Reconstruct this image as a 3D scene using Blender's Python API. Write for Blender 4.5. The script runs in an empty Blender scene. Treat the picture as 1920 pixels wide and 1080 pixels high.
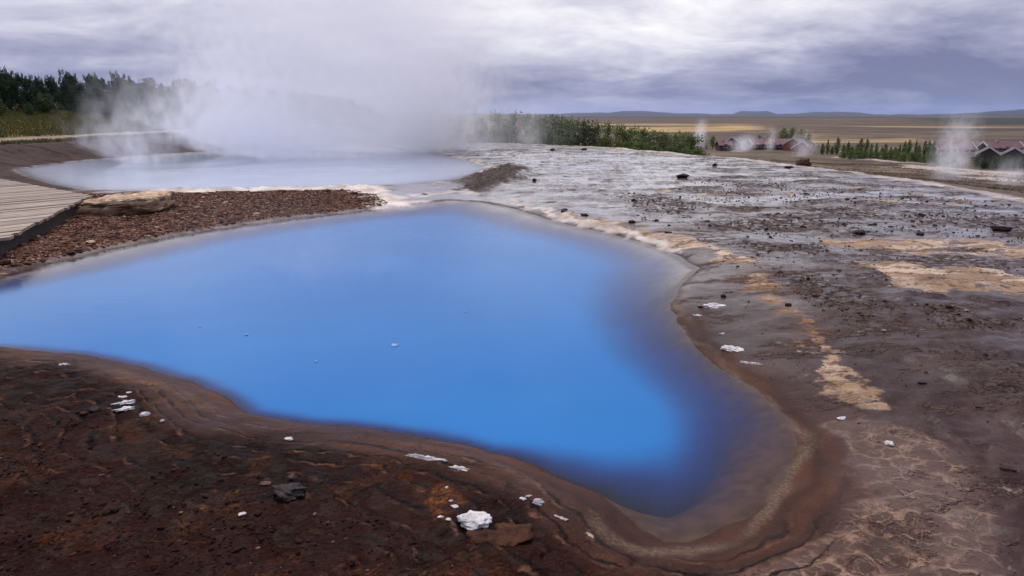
import bpy, math, random
import numpy as np
from mathutils import Vector

random.seed(7)
RNG = np.random.default_rng(7)
SC = bpy.context.scene
COL = SC.collection
R = math.radians

# ------------------------------------------------------------------ camera
EYE = 1.8
PITCH = R(14.2)
FPX = 1280.0            # focal length in photo pixels (24 mm on a 36 mm frame, 1920 px wide)
CP, SP = math.cos(PITCH), math.sin(PITCH)
cam_d = bpy.data.cameras.new("camera")
cam_d.lens = 24.0
cam_d.sensor_width = 36.0
cam_d.clip_start = 0.05
cam_d.clip_end = 60000
cam = bpy.data.objects.new("camera", cam_d)
cam.location = (0, 0, EYE)
cam.rotation_euler = (math.pi / 2 - PITCH, 0, 0)
COL.objects.link(cam)
SC.camera = cam


def ray(u, v):
    a = (u - 960) / FPX
    b = (540 - v) / FPX
    return np.array((a, CP + b * SP, -SP + b * CP))


def at(u, v, z=0.0):
    """Where the sight line through photo pixel (u, v) meets the level z: (x, y)."""
    d = ray(u, v)
    t = (z - EYE) / d[2]
    return (d[0] * t, d[1] * t)


def atd(u, v, y):
    """Point of the sight line at ground distance y."""
    d = ray(u, v)
    t = y / d[1]
    return (d[0] * t, y, EYE + d[2] * t)


def poly(px, z=0.0):
    return np.array([at(u, v, z) for u, v in px])


# ------------------------------------------------------------------ noise
_P = np.random.default_rng(11).permutation(512).astype(np.int64)
_P = np.concatenate([_P, _P])
_ANG = np.random.default_rng(5).random(1024) * 2 * np.pi
_GX, _GY = np.cos(_ANG), np.sin(_ANG)


def perlin(x, y):
    xi = np.floor(x).astype(np.int64)
    yi = np.floor(y).astype(np.int64)
    xf, yf = x - xi, y - yi
    xi &= 511
    yi &= 511
    u = xf * xf * xf * (xf * (xf * 6 - 15) + 10)
    v = yf * yf * yf * (yf * (yf * 6 - 15) + 10)

    def g(ix, iy, fx, fy):
        h = _P[(_P[ix & 511] + iy) & 511]
        return _GX[h] * fx + _GY[h] * fy
    n00 = g(xi, yi, xf, yf)
    n10 = g(xi + 1, yi, xf - 1, yf)
    n01 = g(xi, yi + 1, xf, yf - 1)
    n11 = g(xi + 1, yi + 1, xf - 1, yf - 1)
    a = n00 + u * (n10 - n00)
    b = n01 + u * (n11 - n01)
    return (a + v * (b - a)) * 1.5


def fbm(x, y, o=4, gain=0.5, ox=0.0):
    s, a, f = 0.0, 1.0, 1.0
    for k in range(o):
        s = s + a * perlin(x * f + 17.3 * k + ox, y * f - 9.1 * k + ox * 0.7)
        a *= gain
        f *= 2.03
    return s


def sst(a, b, x):
    t = np.clip((x - a) / (b - a), 0, 1)
    return t * t * (3 - 2 * t)


def sdf(P, x, y, params=None, closed=True):
    """Signed distance (negative inside) of points to polygon P; with params, also those of the nearest edge."""
    n = len(P)
    best = np.full(x.shape, 1e18)
    inside = np.zeros(x.shape, bool)
    outp = None if params is None else np.zeros(x.shape + (params.shape[1],))
    for i in range(n if closed else n - 1):
        ax, ay = P[i]
        bx, by = P[(i + 1) % n]
        ex, ey = bx - ax, by - ay
        L = ex * ex + ey * ey + 1e-12
        t = np.clip(((x - ax) * ex + (y - ay) * ey) / L, 0, 1)
        dx, dy = x - ax - ex * t, y - ay - ey * t
        q = dx * dx + dy * dy
        m = q < best
        best[m] = q[m]
        if outp is not None:
            tm = t[m][:, None]
            outp[m] = params[i] * (1 - tm) + params[(i + 1) % n] * tm
        if closed and abs(ey) > 1e-12:
            c = ((ay > y) != (by > y)) & (x < ex * (y - ay) / ey + ax)
            inside ^= c
    d = np.sqrt(best)
    if closed:
        d = np.where(inside, -d, d)
    return d if outp is None else (d, outp)


def near(P, x, y, margin, fn, fill):
    """fn on the points within margin of P's box only."""
    lo, hi = P.min(0) - margin, P.max(0) + margin
    m = (x > lo[0]) & (x < hi[0]) & (y > lo[1]) & (y < hi[1])
    out = np.full(x.shape, fill, float)
    if m.any():
        out[m] = fn(x[m], y[m])
    return out


def pmask(P, x, y, soft):
    d = near(P, x, y, soft * 2 + 0.2, lambda a, b: sdf(P, a, b), 1e3)
    return sst(soft, -soft, d)


def lmask(P, w, x, y):
    """Soft band round an open line P; w = half-width."""
    d = near(P, x, y, w * 3 + 0.1, lambda a, b: sdf(P, a, b, closed=False), 1e3)
    return np.exp(-(d / w) ** 2)


# ------------------------------------------------------------------ plan of the place (traced outlines laid on the ground)
ZW = -0.10
# u, v, slope under water, lip height, lip width
MAIN = [
    (-100, 648, 8.0, .03, .22), (0, 652, 8.0, .03, .22), (100, 660, 8.0, .03, .22), (200, 676, 8.0, .04, .24), (300, 697, 8.0, .06, .26),
    (380, 724, 8.0, .07, .28), (430, 751, 8.0, .05, .26), (468, 777, 8.0, .03, .22), (520, 786, 8.0, .02, .2), (600, 797, 8.0, .02, .2),
    (700, 805, 8.0, .02, .22), (800, 820, 8.0, .02, .24), (900, 842, 8.0, .02, .25), (1000, 870, 5.0, .02, .25), (1060, 892, 2.5, .02, .25),
    (1120, 925, .7, .02, .25), (1160, 962, .12, .02, .25), (1200, 998, .09, .02, .25), (1245, 1018, .08, .01, .3), (1295, 1015, .08, .0, .4),
    (1355, 988, .08, .0, .5), (1430, 945, .09, .0, .6), (1480, 895, .09, .0, .7), (1497, 840, .10, .0, .8), (1475, 780, .16, .0, .7),
    (1420, 730, .4, .0, .6), (1350, 690, .7, .0, .5), (1300, 650, .8, .0, .5), (1268, 605, .8, .0, .5), (1258, 570, .7, .0, .5),
    (1280, 530, .5, .0, .4), (1312, 503, .3, .0, .3), (1270, 478, .3, .03, .3), (1210, 455, .3, .03, .3), (1140, 437, .3, .03, .3),
    (1060, 420, .25, .02, .3), (1000, 402, .2, .02, .3), (950, 387, .14, .0, .4), (900, 378, .1, .0, .6), (840, 375, .1, .0, .6),
    (760, 384, .12, .0, .5), (740, 388, .2, .03, .4), (650, 399, .25, .05, .5), (560, 409, .25, .05, .5), (450, 424, .25, .05, .5),
    (330, 443, .22, .05, .5), (200, 470, .2, .05, .5), (100, 494, .2, .05, .5), (0, 516, .2, .05, .5), (-150, 552, .25, .05, .5),
    (-300, 590, .4, .05, .5), (-330, 615, .8, .05, .4), (-250, 638, 1.2, .04, .3)]
MAIN_P = poly([m[:2] for m in MAIN], ZW)
MAIN_Q = np.array([m[2:] for m in MAIN])
BACK_P = poly([(30, 318), (90, 309), (150, 302), (300, 289), (450, 281), (600, 277), (740, 279), (830, 291), (885, 303), (910, 314), (897, 325),
               (850, 337), (770, 346), (690, 350), (600, 353), (450, 356), (290, 358), (160, 357), (100, 345), (50, 330)], ZW)
TERRACE_P = np.vstack([poly([(700, 262), (940, 268), (1100, 274), (1290, 289), (1400, 300), (1500, 312), (1640, 328), (1760, 346), (1920, 374)]),
                       [(12.5, 12), (15, 7), (20, 0), (26, -30), (-200, -30), (-200, 60), (-60, 110), (-25, 95)]])
CHANNEL_P = poly([(690, 352), (770, 348), (850, 340), (930, 352), (960, 372), (950, 388), (860, 384), (770, 390), (760, 378), (720, 360)])


SPIT_L = poly([(285, 357), (450, 354.5), (600, 351.5), (680, 350), (712, 362), (735, 369)])
SPIT_M = poly([(700, 381), (735, 379), (758, 378)])
MOUND_P = poly([(852, 341), (900, 322), (930, 311), (975, 310), (992, 327), (930, 352), (870, 357)])


def zones(x, y):
    """Signed distances that both the relief and the ground's material use."""
    m = (np.abs(x) < 45) & (y > -6) & (y < 62)
    dm = np.full(x.shape, 40.0)
    q = np.zeros(x.shape + (3,))
    q[..., 0] = .3
    q[..., 2] = .5
    db = np.full(x.shape, 40.0)
    if m.any():
        wx = x[m] + 0.03 * fbm(x[m] * 2.2, y[m] * 2.2, 3)
        wy = y[m] + 0.03 * fbm(x[m] * 2.2, y[m] * 2.2, 3, ox=40)
        dm[m] = sdf(MAIN_P, wx, wy)
        k = np.flatnonzero(m)
        kk = k[np.abs(dm[k]) < 6]
        ws, qs = 0.0, 0.0
        for (px_, py_), qq in zip(MAIN_P, MAIN_Q):
            wt = 1 / ((x[kk] - px_) ** 2 + (y[kk] - py_) ** 2 + .03) ** 2
            ws = ws + wt
            qs = qs + wt[:, None] * qq
        q[kk] = qs / ws[:, None]
        db[m] = sdf(BACK_P, wx, wy)
    far = (np.abs(x) < 300) & (y < 400)
    dt = np.full(x.shape, 300.0)
    if far.any():
        dt[far] = sdf(TERRACE_P, x[far], y[far])
    return dm, q, db, dt


def relief(x, y, zn=None):
    dm, q, db, dt = zones(x, y) if zn is None else zn
    r = np.hypot(x, y)
    n1 = fbm(x * .35, y * .35, 3)
    n2 = fbm(x * 1.7, y * 1.7, 3, ox=5)
    n3 = fbm(x * 7.0, y * 7.0, 3, ox=9)
    base = 0.035 * n1 + 0.016 * n2 + 0.007 * n3 * np.clip(30 / (r + 1), 0, 1)
    # flaky shelves of sinter, each overlapping the next, on the near bank
    bank = sst(.3, .6, dm) * (1 - sst(3.2, 5.0, dm)) * sst(.9, .2, (y - 4.6) + 0.55 * (x - 1))
    s = (dm + .22 * fbm(x * 1.1, y * 2.2, 4, ox=3)) / .30
    saw = s - np.floor(s)
    base = base + bank * (0.032 * (sst(0, .12, saw) - saw) + 0.010 * n3)
    # streaked, broken crust on the right-hand terrace
    st = fbm(x * .45 + .15 * y, y * 1.3, 4, ox=21)
    right = sst(.6, 1.6, dm) * sst(1.5, 4, x + .25 * y)
    base = base + right * (.03 * sst(.15, .28, st) + .012 * fbm(x * 4, y * 6, 3, ox=2))
    rim = np.maximum(lmask(SPIT_L, .16, x, y), .8 * lmask(SPIT_M, .16, x, y))
    base = base + rim * (.085 + .05 * fbm(x * 5, y * 4, 3, ox=71))
    md = pmask(MOUND_P, x, y, .45)
    base = base + md * (.13 + .10 * fbm(x * 1.3, y * .9, 4, ox=61))
    lip, wid, slope = q[..., 1], np.maximum(q[..., 2], .05), q[..., 0]
    up = np.maximum(dm, 0)
    z = ZW + (0.10 + lip * np.exp(-(up / 1.2) ** 2)) * (1 - np.exp(-up / wid)) + base * (1 - np.exp(-up / .5))
    # the outflow channel joining the two pools lies lower
    ch = pmask(CHANNEL_P, x, y, .5)
    z = z * (1 - ch) + (ZW + .02 + .15 * base) * ch
    ins = np.maximum(-dm, 0)
    z = np.where(dm < 0, ZW - 2.6 * (1 - np.exp(-(slope * ins + .32 * np.clip(slope / .3, .42, 1) * ins * ins) / 2.6)) + .03 * n2 * np.clip(ins / .4, 0, 1), z)
    ub = np.maximum(db, 0)
    z = z * np.where(db > 0, 1 - np.exp(-ub / .5), 1) + np.where(db > 0, ZW * np.exp(-ub / .5), 0)
    z = np.where(db < 0, ZW - np.minimum(.5 * -db, 1.5), z)
    # beyond the terrace the hillside falls to the plain
    e = np.maximum(dt, 0)
    fall = 9.5 * (1 - np.exp(-e / 75.0))
    rough = .35 * fbm(x * .06, y * .06, 3, ox=12) * sst(0, 25, e) * (1 - sst(150, 320, r))
    z = z - fall * np.where(x < -15, sst(-60, -15, x), 1) + rough
    # the left bank, the path and the grassy rise under the wood
    l = -x + .6 * fbm(x * .1, y * .1, 2)
    rise = .6 * sst(15.5, 22.5, l) * sst(16, 26, y)
    rise = rise + np.clip(l - 25, 0, 18) * .11 * (1 - .45 * sst(55, 75, y)) * sst(15, 35, y)
    rise = rise + np.clip(l - 43, 0, 200) * .06 * (1 - .3 * sst(70, 160, y)) * sst(15, 40, y) * (1 - sst(160, 400, y))
    return z + rise * (1 - sst(250, 600, r)) * sst(.1, 3.0, db) * sst(.2, 3, dm)


def Z(x, y):
    return float(relief(np.array([float(x)]), np.array([float(y)]))[0])


def hit(u, v, start=1.5, stop=900.0):
    """The first ground point on the sight line through photo pixel (u, v)."""
    d = ray(u, v)
    ys = np.geomspace(start, stop, 2500)
    t = ys / d[1]
    xs, zs = d[0] * t, EYE + d[2] * t
    g = relief(xs, ys)
    k = np.argmax(zs < g)
    if k == 0:
        k = len(ys) - 1
    return Vector((xs[k], ys[k], g[k]))


# ------------------------------------------------------------------ object helpers
def mesh_np(name, verts, faces, mat=None, smooth=True, attrs=None):
    """verts (n,3), faces list of arrays with equal row length."""
    me = bpy.data.meshes.new(name)
    verts = np.asarray(verts, np.float32)
    me.vertices.add(len(verts))
    me.vertices.foreach_set("co", verts.ravel())
    if not isinstance(faces, list):
        faces = [faces]
    tot = sum(f.size for f in faces)
    nf = sum(len(f) for f in faces)
    me.loops.add(tot)
    me.loops.foreach_set("vertex_index", np.concatenate([f.ravel() for f in faces]).astype(np.int32))
    me.polygons.add(nf)
    starts, s0 = [], 0
    for f in faces:
        starts.append(s0 + np.arange(len(f)) * f.shape[1])
        s0 += f.size
    me.polygons.foreach_set("loop_start", np.concatenate(starts).astype(np.int32))
    me.update(calc_edges=True)
    me.polygons.foreach_set("use_smooth", np.full(nf, smooth, bool))
    for an, arr in (attrs or {}).items():
        a = me.attributes.new(an, 'FLOAT_COLOR', 'POINT')
        full = np.ones((len(verts), 4), np.float32)
        arr = np.asarray(arr, np.float32)
        full[:, :arr.shape[1]] = arr
        a.data.foreach_set("color", full.ravel())
    if mat:
        me.materials.append(mat)
    return me


def link(name, me, parent=None, loc=None):
    o = bpy.data.objects.new(name, me)
    COL.objects.link(o)
    if loc is not None:
        o.location = loc
    if parent is not None:
        o.parent = parent
    return o


def tag(o, label=None, cat=None, group=None, kind=None):
    if label:
        o["label"] = label
    if cat:
        o["category"] = cat
    if group:
        o["group"] = group
    if kind:
        o["kind"] = kind
    return o


def empty(name, loc, rz=0.0):
    o = bpy.data.objects.new(name, None)
    o.empty_display_size = .2
    o.location = loc
    o.rotation_euler = (0, 0, rz)
    COL.objects.link(o)
    return o


def copy_tree(o, parent=None):
    c = o.copy()
    COL.objects.link(c)
    if parent is not None:
        c.parent = parent
    for ch in list(o.children):
        copy_tree(ch, c)
    return c


class MB:
    """Collects boxes and prisms into one mesh."""
    def __init__(s):
        s.v, s.f = [], []

    def hexa(s, pts):
        b = len(s.v)
        s.v += [tuple(p) for p in pts]
        for q in ((3, 2, 1, 0), (4, 5, 6, 7), (0, 1, 5, 4), (1, 2, 6, 5), (2, 3, 7, 6), (3, 0, 4, 7)):
            s.f.append([b + i for i in q])

    def box(s, x0, x1, y0, y1, z0, z1):
        s.hexa([(x0, y0, z0), (x1, y0, z0), (x1, y1, z0), (x0, y1, z0), (x0, y0, z1), (x1, y0, z1), (x1, y1, z1), (x0, y1, z1)])

    def face(s, pts):
        b = len(s.v)
        s.v += [tuple(p) for p in pts]
        s.f.append(list(range(b, b + len(pts))))

    def tube(s, pts, rad, n=6):
        b = len(s.v)
        m = len(pts)
        for i, p in enumerate(pts):
            p = Vector(p)
            d = (Vector(pts[min(i + 1, m - 1)]) - Vector(pts[max(i - 1, 0)])).normalized()
            a = d.cross(Vector((.13, .97, .2))).normalized()
            c = d.cross(a)
            for k in range(n):
                t = 2 * math.pi * k / n
                s.v.append(tuple(p + (a * math.cos(t) + c * math.sin(t)) * rad[i]))
        for i in range(m - 1):
            for k in range(n):
                s.f.append([b + i * n + k, b + i * n + (k + 1) % n, b + (i + 1) * n + (k + 1) % n, b + (i + 1) * n + k])
        s.f.append([b + k for k in reversed(range(n))])
        s.f.append([b + (m - 1) * n + k for k in range(n)])

    def build(s, name, mat, parent=None, smooth=False):
        me = bpy.data.meshes.new(name)
        me.from_pydata(s.v, [], s.f)
        me.update()
        if smooth:
            me.polygons.foreach_set("use_smooth", np.ones(len(me.polygons), bool))
        me.materials.append(mat)
        return link(name, me, parent)


# ------------------------------------------------------------------ node helpers
class NT:
    def __init__(s, name, tree=None):
        if tree is None:
            s.mat = bpy.data.materials.new(name)
            s.mat.use_nodes = True
            s.t = s.mat.node_tree
        else:
            s.mat, s.t = None, tree
        s.t.nodes.clear()
        s._pos = None

    def n(s, typ, **kw):
        nd = s.t.nodes.new(typ)
        for k, v in kw.items():
            setattr(nd, k, v)
        return nd

    def put(s, sock, v):
        if isinstance(v, bpy.types.NodeSocket):
            s.t.links.new(v, sock)
        elif v is not None:
            if hasattr(sock.default_value, '__len__') and not hasattr(v, '__len__'):
                sock.default_value = [v] * len(sock.default_value)
            elif hasattr(v, '__len__') and len(sock.default_value) == 4 and len(v) == 3:
                sock.default_value = (*v, 1)
            else:
                sock.default_value = v

    def m(s, op, a, b=None, c=None, clamp=False):
        nd = s.n('ShaderNodeMath', operation=op, use_clamp=clamp)
        for i, v in enumerate((a, b, c)):
            if v is not None:
                s.put(nd.inputs[i], v)
        return nd.outputs[0]

    def vm(s, op, a, b=None, out=0):
        nd = s.n('ShaderNodeVectorMath', operation=op)
        s.put(nd.inputs[0], a)
        if b is not None:
            s.put(nd.inputs[1], b)
        return nd.outputs[out]

    def pos(s):
        if s._pos is None:
            s._pos = s.n('ShaderNodeNewGeometry').outputs['Position']
        return s._pos

    def noise(s, scale, detail=4, rough=.55, vec=None, dist=0.0, col=False, off=None, stretch=None):
        v = vec if vec is not None else s.pos()
        if stretch or off:
            mp = s.n('ShaderNodeMapping')
            s.put(mp.inputs['Vector'], v)
            if stretch:
                mp.inputs['Scale'].default_value = stretch
            if off:
                mp.inputs['Location'].default_value = off
            v = mp.outputs[0]
        nd = s.n('ShaderNodeTexNoise')
        s.put(nd.inputs['Vector'], v)
        nd.inputs['Scale'].default_value = scale
        nd.inputs['Detail'].default_value = detail
        nd.inputs['Roughness'].default_value = rough
        nd.inputs['Distortion'].default_value = dist
        return nd.outputs[1 if col else 0]

    def voro(s, scale, feature='F1', vec=None, out=0, rnd=1.0):
        nd = s.n('ShaderNodeTexVoronoi', feature=feature)
        s.put(nd.inputs['Vector'], vec if vec is not None else s.pos())
        nd.inputs['Scale'].default_value = scale
        nd.inputs['Randomness'].default_value = rnd
        return nd.outputs[out]

    def step(s, x, a, b):
        nd = s.n('ShaderNodeMapRange', interpolation_type='SMOOTHSTEP')
        s.put(nd.inputs[0], x)
        nd.inputs[1].default_value = a
        nd.inputs[2].default_value = b
        return nd.outputs[0]

    def lin(s, x, a, b, c=0.0, d=1.0):
        nd = s.n('ShaderNodeMapRange')
        s.put(nd.inputs[0], x)
        for i, v in enumerate((a, b, c, d)):
            nd.inputs[1 + i].default_value = v
        return nd.outputs[0]

    def mix(s, f, a, b, blend='MIX'):
        nd = s.n('ShaderNodeMix', data_type='RGBA', blend_type=blend)
        s.put(nd.inputs[0], f)
        s.put(nd.inputs[6], a)
        s.put(nd.inputs[7], b)
        return nd.outputs[2]

    def mixf(s, f, a, b):
        nd = s.n('ShaderNodeMix', data_type='FLOAT')
        s.put(nd.inputs[0], f)
        s.put(nd.inputs[2], a)
        s.put(nd.inputs[3], b)
        return nd.outputs[0]

    def attr(s, name):
        nd = s.n('ShaderNodeAttribute', attribute_name=name)
        sp = s.n('ShaderNodeSeparateColor')
        s.t.links.new(nd.outputs['Color'], sp.inputs[0])
        return [sp.outputs[0], sp.outputs[1], sp.outputs[2], nd.outputs['Alpha']], nd.outputs['Color']

    def bump(s, h, dist, strength=1.0, normal=None):
        nd = s.n('ShaderNodeBump')
        s.put(nd.inputs['Height'], h)
        nd.inputs['Distance'].default_value = dist
        s.put(nd.inputs['Strength'], strength)
        if normal is not None:
            s.put(nd.inputs['Normal'], normal)
        return nd.outputs[0]

    def pbr(s, color, rough=.8, normal=None, spec=.5, ior=None):
        nd = s.n('ShaderNodeBsdfPrincipled')
        s.put(nd.inputs['Base Color'], color)
        s.put(nd.inputs['Roughness'], rough)
        s.put(nd.inputs['Specular IOR Level'], spec)
        if ior:
            nd.inputs['IOR'].default_value = ior
        if normal is not None:
            s.put(nd.inputs['Normal'], normal)
        return nd.outputs[0]

    def wet(s, bsdf, amount, rough, normal):
        nd = bsdf.node
        s.put(nd.inputs['Coat Weight'], amount)
        s.put(nd.inputs['Coat Roughness'], rough)
        nd.inputs['Coat IOR'].default_value = 1.36
        s.put(nd.inputs['Coat Normal'], normal)
        return bsdf

    def out(s, surf=None, vol=None):
        o = s.n('ShaderNodeOutputMaterial')
        if surf is not None:
            s.t.links.new(surf, o.inputs['Surface'])
        if vol is not None:
            s.t.links.new(vol, o.inputs['Volume'])
        return s.mat


def simple(name, color, rough=.8, var=.25, scale=6.0, bump=.0):
    t = NT(name)
    nz = t.noise(scale, 5)
    c2 = tuple(min(1, c * (1 + var)) for c in color)
    c1 = tuple(c * (1 - var) for c in color)
    t.pos()
    nrm = t.bump(nz, bump) if bump else None
    return t.out(t.pbr(t.mix(t.step(nz, .3, .7), c1, c2), rough, nrm))


# ------------------------------------------------------------------ ground material
def ground_material():
    t = NT('ground')
    A, _ = t.attr('MA')
    B, _ = t.attr('MB')
    Cc, _ = t.attr('MC')
    D, _ = t.attr('MD')
    E, _ = t.attr('ME')
    G, _ = t.attr('MF')
    gravel, fg, tan, rubble = A
    lattice, slick, white, chan = B
    grass, path, yellow, outer = Cc
    beige, bank, dark, stain = D
    nF = t.noise(55, 4, .65)                        # grains
    nM = t.noise(9, 5, .6)
    nS = t.noise(1.3, 6, .62, off=(3, 7, 1))
    nL = t.noise(.22, 5, .6, off=(9, 2, 4))
    streak = t.noise(2.2, 6, .68, stretch=(.35, 1.0, 1), off=(1, 5, 0))
    vcell = t.n('ShaderNodeTexVoronoi', feature='F1')
    t.put(vcell.inputs['Vector'], t.pos())
    vcell.inputs['Scale'].default_value = 38
    cell = t.n('ShaderNodeSeparateColor')
    t.t.links.new(vcell.outputs['Color'], cell.inputs[0])
    # wet grey-mauve sinter
    c = t.mix(t.step(nS, .35, .68), (.025, .0105, .0088), (.058, .031, .026))
    c = t.mix(t.step(nL, .45, .65), c, (.074, .046, .041))
    c = t.mix(t.m('MULTIPLY', t.step(nM, .55, .75), .5), c, (.024, .015, .013))
    r = t.mixf(t.step(streak, .40, .58), .3, .6)
    pool = t.step(t.m('ADD', t.m('MULTIPLY', streak, .6), t.m('MULTIPLY', nS, .4)), .63, .47)
    r = t.mixf(chan, r, .12)
    c = t.mix(t.m('MULTIPLY', chan, .7), c, (.125, .094, .096))
    # streaky tan and dark scraps that break the wet sheet up
    scrap = t.step(t.m('ADD', streak, t.m('MULTIPLY', t.m('SUBTRACT', nM, .5), .35)), .545, .61)
    scrap = t.m('MULTIPLY', scrap, t.m('SUBTRACT', 1, t.m('MULTIPLY', chan, .85)))
    c = t.mix(t.m('MULTIPLY', scrap, .75), c, t.mix(t.step(nF, .4, .62), (.028, .018, .015), (.085, .058, .046)))
    c = t.mix(t.m('MULTIPLY', t.step(t.m('ADD', streak, t.m('MULTIPLY', t.m('SUBTRACT', nM, .5), .3)), .64, .69), .8), c, (.30, .21, .135))
    # rubble
    rub = t.m('MAXIMUM', t.m('MULTIPLY', rubble, t.step(nM, .40, .52)), t.m('MULTIPLY', G[0], .9))
    c = t.mix(rub, c, t.mix(t.step(cell.outputs[0], .2, .9), (.022, .014, .012), (.085, .055, .042)))
    r = t.mixf(rub, r, .75)
    # dark grit and flakes lying on the sheet
    fl = t.noise(21, 6, .72, off=(7, 7, 3), stretch=(.7, 1.1, 1))
    flake = t.m('MULTIPLY', t.step(t.m('ADD', fl, t.m('MULTIPLY', t.m('SUBTRACT', nS, .5), .5)), .55, .63), t.m('SUBTRACT', 1, t.m('MULTIPLY', chan, .85)))
    flake = t.m('MULTIPLY', flake, t.m('SUBTRACT', 1, t.m('MAXIMUM', slick, gravel)), clamp=True)
    c = t.mix(t.m('MULTIPLY', flake, .8), c, t.mix(t.step(nF, .4, .62), (.020, .012, .010), (.075, .048, .036)))
    pale = t.m('MULTIPLY', t.step(t.noise(26, 5, .7, off=(1, 3, 9)), .62, .70), t.m('SUBTRACT', 1, slick))
    c = t.mix(t.m('MULTIPLY', pale, .45), c, (.20, .145, .11))
    # tan crust
    tb = t.noise(2.6, 8, .68, off=(11, 3, 2), stretch=(.6, 1.1, 1))
    tm = t.m('MULTIPLY', t.step(tan, .05, .35), t.step(t.m('ADD', t.m('ADD', t.m('MULTIPLY', nM, .35), t.m('MULTIPLY', tb, .85)), t.m('MULTIPLY', tan, .24)), .755, .83), clamp=True)
    tc = t.mix(t.step(nS, .38, .66), (.235, .145, .08), (.46, .35, .24))
    tc = t.mix(t.m('MULTIPLY', t.step(streak, .47, .60), .75), tc, (.19, .115, .07))
    tc = t.mix(t.m('MULTIPLY', t.step(nF, .50, .66), .5), tc, (.17, .095, .05))
    tc = t.mix(t.m('MULTIPLY', t.step(nM, .52, .68), .7), tc, (.15, .085, .05))
    tc = t.mix(t.m('MULTIPLY', t.step(t.noise(3.2, 5, .7, off=(4, 4, 2), dist=.5), .53, .62), .85), tc, (.10, .055, .034))
    c = t.mix(tm, c, tc)
    r = t.mixf(tm, r, .85)
    # smooth brown wet skin round the pool
    sc_ = t.mix(t.step(nS, .32, .66), (.026, .0085, .0048), (.062, .022, .0105))
    sc_ = t.mix(t.m('MULTIPLY', t.step(nF, .52, .7), .3), sc_, (.10, .055, .03))
    shore = t.m('FRACT', t.m('MULTIPLY', t.m('ADD', E[0], t.m('MULTIPLY', t.noise(1.1, 4, .55, off=(6, 6, 1)), .07)), 31.0))
    shore = t.m('ABSOLUTE', t.m('SUBTRACT', t.m('MULTIPLY', shore, 2.0), 1.0))
    sc_ = t.mix(t.m('MULTIPLY', t.step(shore, .25, .9), .55), sc_, (.020, .008, .0055))
    c = t.mix(slick, c, sc_)
    r = t.mixf(slick, r, .42)
    # net of pale sinter veins
    wv = t.n('ShaderNodeVectorMath', operation='ADD')
    t.put(wv.inputs[0], t.pos())
    wob = t.n('ShaderNodeVectorMath', operation='SCALE')
    t.put(wob.inputs[0], t.noise(4.5, 4, .6, col=True))
    wob.inputs[3].default_value = .22
    t.t.links.new(wob.outputs[0], wv.inputs[1])
    e1 = t.voro(6.0, 'DISTANCE_TO_EDGE', wv.outputs[0])
    e2 = t.voro(15.0, 'DISTANCE_TO_EDGE', wv.outputs[0])
    vein = t.m('MAXIMUM', t.step(e1, .13, .01), t.m('MULTIPLY', t.step(e2, .12, .0), .7))
    vein = t.m('MULTIPLY', vein, t.step(nM, .33, .62))
    lc = t.mix(vein, t.mix(t.step(nS, .3, .7), (.048, .027, .021), (.10, .062, .048)), t.mix(t.step(nS, .4, .7), (.22, .135, .085), (.16, .115, .095)))
    lm = t.m('MULTIPLY', lattice, t.step(t.m('ADD', nM, lattice), .7, 1.1))
    c = t.mix(lm, c, lc)
    r = t.mixf(lm, r, .62)
    # dark foreground crust, going over to red gravel
    fc = t.mix(t.step(nS, .34, .66), (.0060, .0018, .0012), (.020, .0058, .0036))
    fc = t.mix(t.step(nM, .58, .72), fc, (.030, .011, .007))
    fc = t.mix(t.m('MULTIPLY', t.step(nF, .58, .72), .5), fc, (.065, .028, .018))
    c = t.mix(fg, c, fc)
    r = t.mixf(fg, r, t.mixf(t.step(nM, .4, .65), .55, .9))
    # overlapping plates parallel to the shore: dark cracks under paler edges
    lv = t.m('ADD', t.m('MULTIPLY', E[0], 5.0), t.m('MULTIPLY', t.noise(1.0, 6, .60, off=(2, 9, 5), dist=.3), .62))
    lw = t.m('FRACT', t.m('DIVIDE', lv, .13))
    gate = t.m('MULTIPLY', E[1], t.step(t.noise(2.6, 4, .6, off=(8, 1, 3)), .36, .50))
    crack = t.m('MULTIPLY', t.step(t.m('ABSOLUTE', t.m('SUBTRACT', lw, .5)), .13, .02), gate)
    lip_ = t.m('MULTIPLY', t.step(t.m('ABSOLUTE', t.m('SUBTRACT', lw, .70)), .12, .02), gate)
    c = t.mix(t.m('MULTIPLY', lip_, t.step(nM, .45, .7)), c, (.115, .056, .032))
    c = t.mix(crack, c, (.004, .002, .002))
    st_ = t.m('MULTIPLY', stain, t.step(nM, .36, .6))
    c = t.mix(st_, c, t.mix(t.step(nF, .4, .62), (.05, .016, .006), (.17, .058, .017)))
    # red-brown gravel between the pools
    gc = t.mix(cell.outputs[0], (.030, .013, .009), (.145, .066, .042))
    gc = t.mix(t.step(cell.outputs[1], .86, .93), gc, (.34, .22, .14))
    gc = t.mix(t.m('MULTIPLY', t.step(nS, .42, .7), .55), gc, (.045, .021, .017))
    c = t.mix(gravel, c, gc)
    r = t.mixf(gravel, r, .85)
    # bare brown bank on the far left
    c = t.mix(bank, c, t.mix(t.step(nS, .35, .65), (.022, .009, .007), (.042, .018, .013)))
    r = t.mixf(bank, r, .9)
    # beige tide line
    bm = t.m('MULTIPLY', beige, t.step(t.m('ADD', nM, beige), .55, 1.15))
    c = t.mix(bm, c, t.mix(t.step(nF, .4, .65), (.070, .042, .026), (.135, .088, .055)))
    # pale sinter rim
    wm = t.m('MULTIPLY', white, t.step(t.m('ADD', nM, white), .65, .95))
    c = t.mix(wm, c, t.mix(t.step(nS, .35, .65), (.36, .29, .22), (.62, .54, .46)))
    r = t.mixf(wm, r, .7)
    # slope beyond the terrace and the plain
    nP = t.noise(.035, 6, .62, stretch=(.6, 1.5, 1))
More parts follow.
